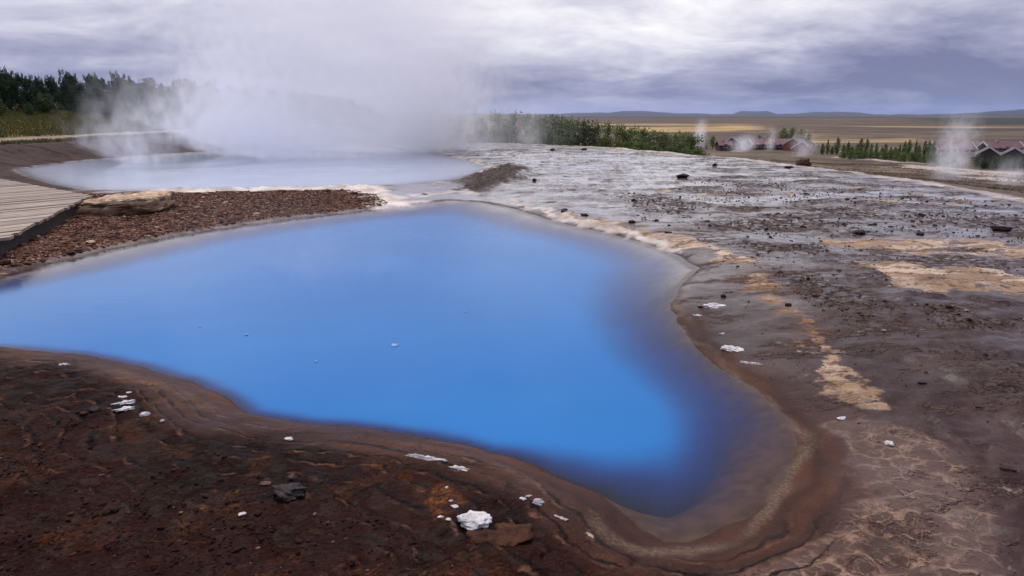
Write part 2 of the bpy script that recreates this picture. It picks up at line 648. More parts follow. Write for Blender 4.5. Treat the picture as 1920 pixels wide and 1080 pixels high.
    oc = t.mix(t.step(nP, .36, .64), (.040, .025, .017), (.135, .092, .056))
    oc = t.mix(t.step(t.noise(.35, 5, .6), .5, .7), oc, (.11, .090, .045))
    oc = t.mix(t.m('MULTIPLY', t.step(t.noise(.012, 6, .65, off=(30, 3, 0), stretch=(.5, 2.2, 1)), .50, .58), .85), oc, (.055, .032, .024))
    c = t.mix(t.m('MULTIPLY', outer, t.m('SUBTRACT', 1, t.m('MULTIPLY', wm, .9))), c, oc)
    r = t.mixf(outer, r, .95)
    yc = t.mix(t.step(nP, .35, .65), (.26, .17, .065), (.44, .30, .12))
    c = t.mix(t.m('MULTIPLY', yellow, t.step(t.noise(.02, 5, .65, off=(3, 8, 0), stretch=(.4, 2, 1)), .36, .52)), c, yc)
    c = t.mix(dark, c, t.mix(t.step(nP, .4, .6), (.018, .020, .014), (.035, .034, .022)))
    gcol = t.mix(t.step(nS, .35, .65), (.050, .055, .014), (.13, .105, .032))
    gcol = t.mix(t.step(nL, .48, .62), gcol, (.14, .085, .045))
    c = t.mix(grass, c, gcol)
    r = t.mixf(grass, r, .95)
    c = t.mix(path, c, t.mix(nM, (.20, .14, .09), (.30, .22, .15)))
    r = t.mixf(path, r, .95)
    # relief too fine for the mesh
    b = t.bump(nS, .05, t.mixf(chan, .35, .05))
    b = t.bump(nM, .02, t.mixf(t.m('MAXIMUM', chan, t.m('MULTIPLY', slick, .7)), t.mixf(outer, .55, .0), .12), b)
    b = t.bump(vein, .012, t.m('MULTIPLY', lm, .8), b)
    b = t.bump(scrap, .015, t.m('MULTIPLY', t.m('SUBTRACT', 1, t.m('MAXIMUM', fg, t.m('MAXIMUM', slick, gravel))), .8), b)
    b = t.bump(t.m('MULTIPLY', lw, gate), .035, .8, b)
    grain = t.m('ADD', nF, t.m('MULTIPLY', vcell.outputs['Distance'], t.m('MULTIPLY', t.m('MAXIMUM', gravel, fg), -1.2)))
    grain = t.m('MULTIPLY', grain, t.m('SUBTRACT', 1, t.m('MULTIPLY', E[3], .85)))
    b = t.bump(grain, .012, t.mixf(t.m('MAXIMUM', chan, outer), t.mixf(t.m('MAXIMUM', gravel, fg), .22, .9), .05), b)
    dry = t.m('MAXIMUM', t.m('MAXIMUM', tm, gravel), t.m('MAXIMUM', t.m('MAXIMUM', outer, grass), t.m('MAXIMUM', wm, t.m('MAXIMUM', bank, path))))
    dry = t.m('MAXIMUM', dry, t.m('MULTIPLY', t.m('MAXIMUM', t.m('MAXIMUM', scrap, t.m('MULTIPLY', flake, .8)), rub), t.m('SUBTRACT', 1, chan)))
    film = t.mixf(t.m('MAXIMUM', t.m('MAXIMUM', fg, slick), lm), t.m('MAXIMUM', t.m('MULTIPLY', pool, t.mixf(E[2], .05, 1.0)), chan), t.mixf(fg, .06, .03))
    film = t.m('MULTIPLY', film, t.m('SUBTRACT', 1, E[3]))
    film = t.m('MULTIPLY', film, t.m('SUBTRACT', 1, dry), clamp=True)
    cn = t.bump(nS, .05, .10)
    cn = t.bump(nM, .02, .10, cn)
    c = t.mix(t.m('MULTIPLY', E[3], t.m('SUBTRACT', .75, t.m('MULTIPLY', white, 1.0)), clamp=True), c, t.mix(t.step(nM, .35, .65), (.034, .0135, .007), (.080, .037, .019)))
    grit = t.m('ADD', .62, t.m('MULTIPLY', t.noise(130, 3, .7), .4))
    grit = t.m('ADD', grit, t.m('MULTIPLY', nF, .36))
    c = t.mix(t.mixf(chan, .9, .3), c, grit, 'MULTIPLY')
    bs = t.pbr(c, r, b, t.mixf(t.m('MAXIMUM', t.m('MAXIMUM', rub, scrap), t.m('MAXIMUM', fg, t.m('MAXIMUM', slick, gravel))), t.mixf(E[2], .10, .3), .05), 1.4)
    t.wet(bs, film, t.mixf(chan, t.mixf(nM, .08, .34), .06), cn)
    return t.out(bs)


# ------------------------------------------------------------------ ground sheet
def axis(fine, half, d0, g1, mid, g2, end):
    a = list(np.arange(0, half, d0))
    d = d0
    while a[-1] < mid:
        d *= 1 + g1
        a.append(a[-1] + d)
    while a[-1] < end:
        d *= 1 + g2
        a.append(a[-1] + d)
    return np.array(a)


ax = axis(0, 4.6, .024, .013, 60, .045, 30000)
gx = np.concatenate([-ax[:0:-1], ax])
gy = [1.3]
while gy[-1] < 30000:
    y_ = gy[-1]
    gy.append(y_ + (max(.017, .0075 * y_) if y_ < 60 else .035 * y_))
gy = np.array(gy)
back = 1.3 - np.array([.05, .12, .22, .4, .7, 1.2, 2, 3.2, 5, 8, 14, 25, 60, 200, 900, 5000])
gy = np.concatenate([back[::-1], gy])
GX, GY = np.meshgrid(gx, gy)
NX, NY = len(gx), len(gy)
fx, fy = GX.ravel(), GY.ravel()
zn = zones(fx, fy)
fz = relief(fx, fy, zn)


def masks(x, y, zn):
    dm, q, db, dt = zn
    r = np.hypot(x, y)
    w = np.clip(.02 * r, .06, .6)
    n = fbm(x * 1.6, y * 1.6, 4, ox=31)
    wx, wy = x + w * 1.3 * n, y + w * 1.3 * fbm(x * 1.6, y * 1.6, 4, ox=51)
    M = {}
    GB = poly([(-400, 560), (0, 514), (100, 490), (330, 440), (560, 405), (700, 391), (738, 384), (722, 368), (690, 359), (640, 355), (290, 359), (160, 362), (100, 350), (-300, 340)])
    M['gravel'] = pmask(GB, wx, wy, .25) * sst(.0, .25, dm) * sst(.05, .3, db)
    FG = poly([(-500, 655), (0, 672), (200, 700), (262, 728), (290, 775), (330, 797), (600, 823), (720, 845), (850, 880), (960, 925), (1060, 985), (1130, 1045), (1200, 1080), (1330, 1060), (1420, 1075), (1300, 1400), (-600, 1400)])
    M['fg'] = pmask(FG, wx, wy, .12)
    tan = np.zeros(x.shape)
    for P, k in (([(1398, 512), (1450, 518), (1500, 572), (1535, 618), (1500, 615), (1430, 578)], .8),
                 ([(1525, 688), (1570, 678), (1640, 722), (1685, 768), (1620, 762), (1560, 722)], 1),
                 ([(1535, 456), (1610, 448), (1750, 450), (1990, 462), (1990, 488), (1780, 479), (1620, 466)], 1),
                 ([(1595, 486), (1680, 490), (1800, 506), (1990, 526), (1990, 560), (1790, 549), (1720, 551), (1650, 520)], 1),
                 ([(1385, 480), (1420, 500), (1395, 505), (1340, 480)], .8),
                 ([(1440, 625), (1500, 618), (1560, 660), (1610, 705), (1560, 690)], .6),
                 ([(1780, 880), (1830, 885), (1835, 915), (1800, 915)], .8)):
        tan = np.maximum(tan, k * pmask(poly(P), wx, wy, .14))
    tan = np.maximum(tan, lmask(poly([(1045, 396), (1110, 411), (1180, 427), (1250, 444), (1330, 464), (1405, 492)]), .21, wx, wy) * 1.35)
    tan = np.maximum(tan, (.93 + .4 * n) * lmask(poly([(1400, 490), (1440, 530), (1490, 580), (1530, 630), (1590, 700), (1660, 760)]), .13, wx, wy))
    tan = np.maximum(tan, .8 * lmask(poly([(1270, 361), (1400, 367), (1520, 364), (1640, 378), (1800, 385)]), .30, wx, wy))
    tan = np.maximum(tan, .7 * lmask(poly([(1290, 340), (1420, 347), (1600, 352), (1760, 372), (1990, 395)]), .30, wx, wy))
    tan = np.maximum(tan, .7 * lmask(poly([(1290, 292), (1500, 316), (1640, 332), (1760, 350), (1920, 378)]), .5, wx, wy) * .8)
    tan = np.maximum(tan, .8 * lmask(poly([(900, 268), (1000, 268), (1100, 276), (1290, 291)]), 1.2, wx, wy))
    M['tan'] = np.clip(tan, 0, 1.3) * sst(.02, .12, dm)
    rub = np.zeros(x.shape)
    for P in ([(1440, 500), (1560, 515), (1700, 590), (1690, 620), (1600, 615), (1520, 560)], [(1540, 425), (1620, 428), (1640, 445), (1560, 442)],
              [(852, 340), (900, 322), (930, 311), (975, 310), (992, 327), (930, 352), (870, 357)], [(1350, 455), (1540, 455), (1560, 475), (1420, 480)],
              [(1700, 570), (1920, 600), (1920, 640), (1760, 620)], [(1790, 650), (1930, 690), (1930, 780), (1870, 740)], [(1150, 360), (1290, 380), (1300, 410), (1180, 395)],
              [(1320, 420), (1500, 400), (1560, 420), (1400, 440)], [(1600, 465), (1900, 490), (1900, 506), (1700, 495)], [(1450, 385), (1900, 400), (1930, 420), (1600, 410)]):
        rub = np.maximum(rub, pmask(poly(P), wx, wy, .2))
    st = fbm(x * .45 + .15 * y, y * 1.3, 4, ox=21)
    rub = np.maximum(rub, .9 * sst(.18, .30, st) * sst(.8, 2, dm) * sst(1.5, 4, x + .25 * y) * sst(1, -1, dt))
    rub = np.maximum(rub, 1.0 * pmask(MOUND_P, wx, wy, .3))
    M['mound'] = pmask(MOUND_P, wx, wy, .5)
    M['rubble'] = rub * sst(.1, .4, dm)
    LT = poly([(1535, 775), (1620, 775), (1760, 830), (1845, 920), (1905, 1080), (1960, 1250), (1250, 1250), (1230, 1085), (1400, 1052), (1560, 1003), (1620, 905), (1580, 830)])
    M['lattice'] = pmask(LT, wx, wy, .1)
    SL = poly([(0, 640), (100, 655), (200, 680), (300, 740), (330, 780), (480, 790), (700, 815), (900, 860), (1040, 935), (1120, 1000), (1220, 1060), (1400, 1045), (1550, 1000), (1615, 900), (1560, 815),
               (1520, 760), (1440, 700), (1360, 640), (1310, 560), (1200, 700), (1200, 800), (700, 760), (400, 690), (200, 640)])
    slick = np.maximum(pmask(SL, wx, wy, .1), sst(.25, .05, dm) * sst(.6, -.2, y - 6.5))
    slick = np.maximum(slick, .5 * sst(.5, .1, dm) * sst(.6, -.2, y - 6.5) * sst(.1, .9, x))
    slick = np.maximum(slick, sst(.85, .35, near(FG, wx, wy, 1.2, lambda a, b: sdf(FG, a, b), 1e3)))
    M['slick'] = slick * (1 - M['gravel'])
    M['dm'] = np.clip(dm / 5, 0, 1)
    M['ledge'] = np.maximum(M['fg'] * sst(1.7, .8, dm), M['slick'] * sst(1.2, .0, x - 1.0) * sst(1.3, .6, dm)) * sst(.12, .26, dm) * sst(6.5, 5.5, y)
    M['wet'] = sst(4.0, 11.0, y + .1 * x + 1.5 * n) * sst(.0, .1, dm)
    M['sub'] = sst(.02, -.02, dm)
    wh = .8 * lmask(poly([(925, 372), (970, 381), (1010, 396), (1065, 414), (1140, 432), (1210, 450), (1270, 473)], ZW), .12, wx, wy)
    wh = np.maximum(wh, lmask(poly([(285, 357), (450, 354.5), (600, 351.5), (680, 349.5), (712, 362), (758, 376)], 0), .55, wx, wy))
    wh = np.maximum(wh, 1.2 * pmask(poly([(640, 350), (690, 347), (720, 358), (768, 375), (756, 385), (690, 386), (735, 378), (690, 364)]), wx, wy, .2))
    wh = np.maximum(wh, lmask(poly([(700, 378), (735, 377), (762, 377)], 0), .22, wx, wy))
    wh = np.maximum(wh, .9 * lmask(poly([(765, 347), (850, 337), (898, 325), (912, 314), (885, 302), (850, 295)], ZW), .35, wx, wy))
    wh = np.maximum(wh, .45 * lmask(poly([(80, 312), (150, 304), (260, 293)], ZW), .12, wx, wy))
    wh = np.maximum(wh, .75 * lmask(poly([(780, 362), (850, 352), (900, 358)], 0), .25, wx, wy))
    wh = np.maximum(wh, .55 * sst(-.9, -.2, dt) * sst(1.6, .2, np.abs(dt)) * sst(0, 6, x))
    for P in ([(1628, 312), (1700, 308), (1780, 313), (1925, 322), (1925, 333), (1830, 329), (1740, 318), (1660, 316)], [(1560, 294), (1640, 298), (1740, 305), (1738, 308), (1640, 301), (1560, 297)],
              [(1800, 330), (1870, 332), (1930, 338), (1930, 343), (1840, 337)]):
        P = np.array([hit(*q)[:2] for q in P])
        wh = np.maximum(wh, .8 * pmask(P, wx + .5 * n, wy + .5 * n, .8))
    wh = np.maximum(wh, .62 * sst(-1.6, -.6, dm) * sst(-.02, -.14, dm) * sst(6.2, 8, y - .3 * x))
    M['white'] = np.clip(wh, 0, 1)
    chan = pmask(CHANNEL_P, wx, wy, .4)
    SHEET = poly([(890, 283), (1250, 292), (1330, 325), (1200, 365), (1250, 405), (1180, 415), (1060, 392), (970, 362), (1000, 325)])
    chan = np.maximum(chan, .9 * pmask(SHEET, wx + .5 * n, wy + 1.2 * n, 1.0) * sst(-.5, .0, n + .25))
    flat = sst(-.05, .3, fbm(x * .3, y * .5, 3, ox=77)) * sst(.8, 2, dm) * sst(8, 14, y) * sst(1, -1, dt) * (1 - sst(.05, .2, st))
    M['chan'] = np.clip(np.maximum(chan, .75 * flat), 0, 1) * (1 - M['gravel']) * sst(-9, -8, x + .2 * (y - 20)) * sst(.0, .1, dm) * (1 - M['mound'])
    l = -x + .6 * fbm(x * .1, y * .1, 2)
    up = sst(16, 26, y)
    M['grass'] = sst(25.0, 26.0, l + .5 * n) * up
    M['grass'] = np.maximum(M['grass'], .9 * sst(21.6, 22.2, l) * sst(23.4, 22.8, l) * sst(.0, .3, n + .2) * up)
    M['path'] = sst(22.9, 23.3, l + .3 * n) * sst(25.9, 25.3, l + .3 * n) * up
    M['bank'] = sst(10, 11.5, l + .5 * n) * sst(23, 22, l) * sst(15, 16.5, y + .3 * n) * sst(.0, .15, db)
    M['bank'] = np.maximum(M['bank'], sst(45, 47, y) * sst(0, 1, -x) * sst(22.5, 21, l) * sst(.1, .6, db))
    M['outer'] = sst(-.3, 1.2, dt + .5 * n) * (1 - M['grass'])
    nz = fbm(x * .004, y * .012, 4, ox=8)
    ye = pmask(poly([(1100, 233), (1250, 232), (1430, 233), (1440, 241), (1400, 247), (1290, 248), (1130, 243)], -9.5), x + 8 * nz * (r / 200), y, 12)
    ye = np.maximum(ye, pmask(poly([(1490, 251), (1720, 254), (1720, 268), (1490, 268)], -9.5), x, y + 10 * nz, 6) * .85)
    ye = np.maximum(ye, .9 * pmask(poly([(1500, 236.0), (1990, 238.0), (1990, 241.0), (1700, 239)], -9.5), x, y + 30 * nz, 12))
    M['yellow'] = ye * sst(-.15, .2, nz + .25)
    dk = pmask(poly([(1700, 221), (2300, 219), (2300, 234), (1790, 234)], -9.5), x, y, 60)
    dk = np.maximum(dk, .8 * pmask(poly([(900, 218.2), (1700, 218.4), (1700, 221), (900, 221)], -9.5), x, y + 300 * nz, 120))
    dk = np.maximum(dk, .6 * pmask(poly([(1720, 241.5), (2000, 242), (2000, 247), (1760, 246)], -9.5), x, y, 14))
    M['dark'] = dk * M['outer']
    bl = poly([(-60, 655), (60, 664), (150, 676), (240, 700), (320, 735), (380, 765), (470, 782), (600, 803), (700, 816), (800, 834), (880, 856), (960, 890), (1030, 930), (1100, 975), (1160, 1012), (1220, 1032), (1285, 1030),
               (1355, 1005), (1435, 958), (1492, 902), (1512, 842), (1490, 780), (1430, 730), (1360, 690), (1310, 650), (1275, 610), (1265, 570), (1288, 530), (1315, 505)], ZW + .05)
    be = lmask(bl, .06, wx, wy) * (.75 + .5 * n) * (.45 + .55 * sst(-.5, 1.0, x))
    mound = pmask(poly([(240, 690), (330, 712), (400, 742), (455, 775), (380, 775), (300, 750)]), wx, wy, .15)
    M['beige'] = np.clip(np.maximum(be, (.35 + .4 * n) * mound), 0, 1)
    sn = pmask(poly([(770, 925), (830, 912), (850, 950), (790, 965)]), wx, wy, .05)
    sn = np.maximum(sn, pmask(poly([(250, 715), (300, 712), (310, 730), (255, 735)]), wx, wy, .04))
    sn = np.maximum(sn, .45 * pmask(poly([(1380, 490), (1520, 560), (1560, 640), (1500, 640), (1400, 560), (1350, 520)]), wx, wy, .2))
    sn = np.maximum(sn, .22 * sst(.25, .5, fbm(x * 2.5, y * 2.5, 4, ox=91)) * M['fg'])
    M['stain'] = np.clip(sn, 0, 1)
    return M


MK = masks(fx, fy, zn)
idx = np.arange(NX * NY).reshape(NY, NX)
gf = np.stack([idx[:-1, :-1], idx[:-1, 1:], idx[1:, 1:], idx[1:, :-1]], -1).reshape(-1, 4)


def pack(*k):
    return np.stack([MK[i] for i in k], 1)


ground_me = mesh_np('ground', np.stack([fx, fy, fz], 1), gf, ground_material(), True,
                    {'MA': pack('gravel', 'fg', 'tan', 'rubble'), 'MB': pack('lattice', 'slick', 'white', 'chan'),
                     'MC': pack('grass', 'path', 'yellow', 'outer'), 'MD': pack('beige', 'bank', 'dark', 'stain'), 'ME': pack('dm', 'ledge', 'wet', 'sub'), 'MF': pack('mound', 'mound', 'mound', 'mound')})
tag(link('ground', ground_me), kind='structure')


# ------------------------------------------------------------------ pools
def water_material(name, shallow, deep, k, milky):
    t = NT(name)
    a, _ = t.attr('depth')
    dep = a[0]
    op = t.m('SUBTRACT', 1, t.m('POWER', 2.718, t.m('MULTIPLY', dep, -k)))
    nz = t.noise(.45, 5, .6)
    body = t.mix(t.step(dep, .12, 1.05), shallow, deep)
    body = t.mix(t.m('MULTIPLY', t.m('MULTIPLY', t.step(nz, .4, .7), t.step(dep, .3, 1.5)), milky), body, tuple(min(1, c * 1.3 + .01) for c in deep))
    rip = t.noise(7, 3, .6, stretch=(.45, 1.2, 1))
    gust = t.step(t.noise(.35, 3, .5, off=(5, 1, 0)), .42, .62)
    nrm = t.bump(rip, .05, t.mixf(gust, .010, .05))
    df = t.n('ShaderNodeBsdfDiffuse')
    t.put(df.inputs['Color'], body)
    tr = t.n('ShaderNodeBsdfTransparent')
    m1 = t.n('ShaderNodeMixShader')
    t.put(m1.inputs[0], op)
    t.t.links.new(tr.outputs[0], m1.inputs[1])
    t.t.links.new(df.outputs[0], m1.inputs[2])
    gl = t.n('ShaderNodeBsdfGlossy')
    gl.inputs['Roughness'].default_value = .14
    t.put(gl.inputs['Normal'], nrm)
    fr = t.n('ShaderNodeFresnel')
    fr.inputs['IOR'].default_value = 1.30
    t.put(fr.inputs['Normal'], nrm)
    m2 = t.n('ShaderNodeMixShader')
    t.t.links.new(fr.outputs[0], m2.inputs[0])
    t.t.links.new(m1.outputs[0], m2.inputs[1])
    t.t.links.new(gl.outputs[0], m2.inputs[2])
    return t.out(m2.outputs[0])


def water_sheet(name, P, d, mat, dscale=1.0):
    lo, hi = P.min(0) - .4, P.max(0) + .4
    xs, ys = np.arange(lo[0], hi[0], d), np.arange(lo[1], hi[1], d)
    X, Y = np.meshgrid(xs, ys)
    x, y = X.ravel(), Y.ravel()
    dd = sdf(P, x, y)
    dep = np.clip(ZW - relief(x, y), 0, 5) * dscale
    ok = (dd < .25)
    i = np.arange(len(x)).reshape(Y.shape)
    f = np.stack([i[:-1, :-1], i[:-1, 1:], i[1:, 1:], i[1:, :-1]], -1).reshape(-1, 4)
    f = f[ok[f].all(1)]
    used, inv = np.unique(f, return_inverse=True)
    me = mesh_np(name, np.stack([x, y, np.full(x.shape, ZW)], 1)[used], inv.reshape(-1, 4), mat, True, {'depth': np.stack([dep, dep, dep], 1)[used]})
    return tag(link(name, me), kind='structure')


water_sheet('blue_pool_water', MAIN_P, .06, water_material('blue_water', (.002, .022, .115), (.001, .115, .325), 5.2, .3))
water_sheet('steaming_pool_water', BACK_P, .15, water_material('milky_water', (.42, .44, .51), (.38, .43, .51), 6.0, .5))

# ------------------------------------------------------------------ stones
ICO_V, ICO_F = None, None


def ico(sub):
    p = (1 + 5 ** .5) / 2
    v = [(-1, p, 0), (1, p, 0), (-1, -p, 0), (1, -p, 0), (0, -1, p), (0, 1, p), (0, -1, -p), (0, 1, -p), (p, 0, -1), (p, 0, 1), (-p, 0, -1), (-p, 0, 1)]
    v = [Vector(q).normalized() for q in v]
    f = [(0, 11, 5), (0, 5, 1), (0, 1, 7), (0, 7, 10), (0, 10, 11), (1, 5, 9), (5, 11, 4), (11, 10, 2), (10, 7, 6), (7, 1, 8),
         (3, 9, 4), (3, 4, 2), (3, 2, 6), (3, 6, 8), (3, 8, 9), (4, 9, 5), (2, 4, 11), (6, 2, 10), (8, 6, 7), (9, 8, 1)]
    for _ in range(sub):
        cache, nf = {}, []

        def mid(a, b):
            k = (min(a, b), max(a, b))
            if k not in cache:
                v.append(((v[a] + v[b]) / 2).normalized())
                cache[k] = len(v) - 1
            return cache[k]
        for a, b, c in f:
            ab, bc, ca = mid(a, b), mid(b, c), mid(c, a)
            nf += [(a, ab, ca), (b, bc, ab), (c, ca, bc), (ab, bc, ca)]
        f = nf
    return np.array([tuple(q) for q in v]), np.array(f)


V0, F0 = ico(0)
V3, F3 = ico(3)
V4, F4 = ico(4)


def stone_material(name, c1, c2, c3, rough=.7, scale=14):
    t = NT(name)
    tc = t.n('ShaderNodeTexCoord').outputs['Object']
    n1 = t.noise(scale, 5, .65, vec=tc)
    n2 = t.noise(scale * 4, 4, .6, vec=tc, off=(2, 3, 4))
    c = t.mix(t.step(n1, .35, .65), c1, c2)
    c = t.mix(t.step(n2, .55, .72), c, c3)
    return t.out(t.pbr(c, rough, t.bump(t.m('ADD', n1, t.m('MULTIPLY', n2, .4)), .02, .8), .12))


ST = {
    'white': stone_material('white_sinter_stone', (.40, .36, .32), (.60, .57, .54), (.15, .105, .075), .75, 22),
    'foam': stone_material('foam_scum', (.16, .30, .55), (.34, .46, .64), (.10, .22, .46), .6, 30),
    'dark': stone_material('dark_stone', (.016, .012, .011), (.045, .033, .028), (.09, .06, .045), .6, 25),
    'brown': stone_material('brown_stone', (.055, .028, .020), (.13, .075, .05), (.25, .17, .11), .8, 18),
    'orange': stone_material('orange_stone', (.024, .009, .005), (.062, .023, .009), (.011, .005, .0035), .8, 18),
    'tan': stone_material('tan_stone', (.38, .25, .14), (.52, .38, .25), (.16, .09, .05), .85, 10),
}


def stone_mesh(name, sx, sy, sz, seed, mat, sharp=.35, V=V3, F=F3, flat=.55):
    """A broken stone: a sphere cut by random planes, then roughened."""
    rg = np.random.default_rng(seed)
    v = V.copy()
    for _ in range(9):
        n = rg.normal(size=3)
        n /= np.linalg.norm(n)
        k = rg.uniform(flat, .9)
        h = v @ n - k
        v -= np.maximum(h, 0)[:, None] * n * .92
    a = v[:, 0] * 2.1 + seed
    b = v[:, 1] * 2.1 + v[:, 2] * 1.7 - seed * .7
    v *= (1 + sharp * .5 * fbm(a, b, 4))[:, None]
    v *= (sx / 2, sy / 2, sz / 2)
    return mesh_np(name, v, F, mat, True)


def put_stone(u, v, wpx, hpx, mat, label, name='stone', deep=.8, rz=None, seed=None, cat='stone', group=None, sink=.3, sharp=.35, z=None, hmax=None):
    if cat == 'crust':
        hmax, sharp, sink = hmax or .12, max(sharp, 1.0), .75
    p = hit(u, v) if z is None else Vector((*at(u, v, z), z))
    dist = (p - Vector((0, 0, EYE))).length
    w = wpx / FPX * dist
    el = math.asin(max(.02, (EYE - p.z) / dist))
    dep = w * deep
    h = max(.25 * w, (hpx / FPX * dist - dep * math.sin(el)) / max(.3, math.cos(el))) if hpx else w * .4
    h = min(h, w * (hmax or 1.2))
    sd = seed if seed is not None else int(u * 7 + v * 13)
    o = link(name, stone_mesh(name, w, dep, h / (1 - sink * .5), sd, ST[mat], sharp), None, (p.x, p.y, p.z + h * (.5 - sink)))
    o.rotation_euler = (0, 0, rz if rz is not None else (sd % 17) * .06 - .4)
    return tag(o, label, cat, group)


# white sinter lumps of the near bank, left to right
put_stone(229, 768, 34, 16, 'white', 'long white mineral crust, lowest of the stacked white flakes on the left bank', 'mineral_crust', .6, .35, cat='crust')
put_stone(232, 755, 32, 14, 'white', 'white mineral crust flake in the middle of the left bank stack', 'mineral_crust', .6, .3, cat='crust')
put_stone(228, 745, 16, 10, 'white', 'small white flake lying just above the two long white flakes on the left bank', 'mineral_crust', .7, cat='crust')
put_stone(240, 737, 12, 12, 'white', 'topmost tiny white flake of the left bank stack, by the brown ledge', 'mineral_crust', .7, cat='crust')
put_stone(272, 779, 17, 11, 'white', 'rounded cream white stone right of the stacked white flakes', 'white_stone', .8)
put_stone(304, 792, 8, 6, 'white', 'pea-sized cream stone on the crack right of the rounded cream stone', 'white_stone', .8)
put_stone(120, 684, 22, 6, 'white', 'flat pale flake on the far-left lip of the near bank', 'mineral_crust', .5, cat='crust')
put_stone(158, 778, 14, 9, 'orange', 'small bright orange stone on dark wet gravel at the left', 'orange_stone', .8)
put_stone(177, 770, 18, 14, 'dark', 'little black stone beside the bright orange stone', 'dark_stone', .8)
put_stone(542, 824, 17, 10, 'white', 'lone white pebble on the smooth brown lip below the blue water', 'white_stone', .8)
put_stone(536, 925, 66, 32, 'dark', 'black jagged lump of rock in the dark foreground crust', 'dark_rock', .8, sharp=.6)
put_stone(498, 908, 20, 9, 'brown', 'pale brown pebble touching the left side of the black jagged lump', 'brown_stone', .8)
put_stone(548, 898, 16, 14, 'brown', 'brown stone perched behind the black jagged lump', 'brown_stone', .8)
put_stone(454, 966, 14, 9, 'white', 'small whitish stone lying alone on foreground gravel left of centre', 'white_stone', .8)
put_stone(800, 862, 80, 7, 'white', 'thin white crust streak along a ledge of the near bank', 'mineral_crust', .18, -.33, cat='crust', sharp=.6)
put_stone(862, 879, 36, 9, 'white', 'thicker bright white end of the crust streak on the ledge', 'mineral_crust', .4, -.3, cat='crust', sharp=.5)
put_stone(890, 980, 66, 34, 'white', 'largest white crust block, beside the rusty orange slab in the foreground', 'white_rock', .9, .2, sharp=.5)
put_stone(842, 976, 14, 7, 'white', 'white chip just left of the largest white block', 'white_stone', .7)
put_stone(826, 971, 12, 7, 'white', 'leftmost white chip of the pair by the largest white block', 'white_stone', .7)
put_stone(852, 951, 16, 9, 'white', 'white chip at the lower end of the string of pebbles above the largest white block', 'white_stone', .7)
put_stone(845, 940, 9, 7, 'white', 'middle pebble of the white string above the largest white block', 'white_stone', .7)
put_stone(838, 916, 8, 6, 'white', 'top pebble of the white string, under a dark ledge', 'white_stone', .7)
put_stone(938, 1000, 118, 66, 'orange', 'broad rusty orange slab of crust in the foreground', 'orange_slab', .95, -.2, cat='slab', sharp=.6, sink=1.1, hmax=.13)
put_stone(1009, 944, 22, 18, 'white', 'bright white crust knob on the lip, larger of two', 'white_rock', .8, -.5)
put_stone(980, 937, 13, 9, 'white', 'smaller white crust knob left of the bright white knob on the lip', 'white_stone', .8)
put_stone(990, 930, 14, 5, 'white', 'thin white flake above the two white knobs on the lip', 'mineral_crust', .4, cat='crust')
put_stone(1052, 972, 36, 6, 'white', 'pale streak of crust running down the lip below the white knobs', 'mineral_crust', .22, -.55, cat='crust', sharp=.6)
put_stone(1106, 1004, 22, 8, 'tan', 'tan curl of crust at the lower end of the pale streak', 'mineral_crust', .3, -.9, cat='crust')
# right side of the pool
put_stone(1342, 573, 48, 9, 'white', 'white flat crust patch lying behind the right shore of the blue pool', 'mineral_crust', .8, -.25, cat='crust', sharp=.6)
put_stone(1310, 592, 20, 6, 'white', 'small white flake nearest the right shore of the blue pool', 'mineral_crust', .6, cat='crust')
put_stone(1375, 655, 38, 18, 'white', 'large jagged white crust patch on the right shore', 'mineral_crust', 1.1, -.5, cat='crust', sharp=.7)
put_stone(1412, 682, 40, 6, 'white', 'thin white tail trailing from the jagged white crust patch', 'mineral_crust', .2, -.55, cat='crust', sharp=.7)
put_stone(1355, 626, 14, 4, 'white', 'tiny white flake above the jagged white crust patch', 'mineral_crust', .5, cat='crust')
put_stone(1355, 557, 12, 10, 'dark', 'dark red-black stone behind the white flat patch', 'dark_stone', .9)
put_stone(1668, 833, 20, 11, 'white', 'lone white stone on the veined crust at lower right', 'white_stone', .8)
put_stone(1578, 786, 18, 7, 'white', 'pale wet stone at the edge of the brown shelf right of the pool', 'white_stone', .6)
put_stone(1550, 1040, 16, 10, 'brown', 'small glinting brown stone on the crust at the bottom right', 'brown_stone', .8)
# far rim and terrace
put_stone(1055, 398, 9, 5, 'dark', 'small dark stone left of the two black stones on the far rim', 'dark_stone', .7)
put_stone(1096, 404, 20, 6, 'dark', 'wider black stone on the tan far rim', 'dark_stone', .6)
put_stone(1058, 394, 14, 5, 'dark', 'flat black stone on the wet sheet just behind the far rim', 'dark_stone', .6)
put_stone(1185, 418, 13, 8, 'dark', 'single dark stone on the bright wet sheet behind the far rim', 'dark_stone', .8)
put_stone(1253, 437, 14, 4, 'dark', 'low dark flake on the right end of the tan rim', 'dark_stone', .5)
put_stone(1002, 338, 8, 5, 'dark', 'dark speck of stone beside the rubble spit', 'dark_stone', .8)
put_stone(796, 364, 15, 6, 'white', 'white stone standing in the outflow between the two pools', 'white_stone', .7)
put_stone(1874, 432, 32, 8, 'dark', 'long black stone on the terrace near the right border', 'dark_stone', .5)
put_stone(1725, 441, 12, 7, 'dark', 'round black stone left of the long black stone', 'dark_stone', .9)
put_stone(1610, 439, 22, 10, 'dark', 'mossy dark lump in the rubble patch of the terrace', 'dark_stone', .8)
put_stone(1340, 312, 8, 6, 'dark', 'small dark stone standing near the far edge of the terrace', 'dark_stone', .8)
put_stone(1506, 311, 27, 17, 'brown', 'upright brown boulder leaning on the far terrace edge', 'boulder', .8, .2, cat='boulder', sink=.2)
put_stone(1478, 316, 18, 4, 'dark', 'flat dark slab left of the upright brown boulder', 'dark_stone', .5)
put_stone(1280, 333, 26, 6, 'dark', 'dark flaky rock at the left start of the terrace streaks', 'dark_rock', .6)
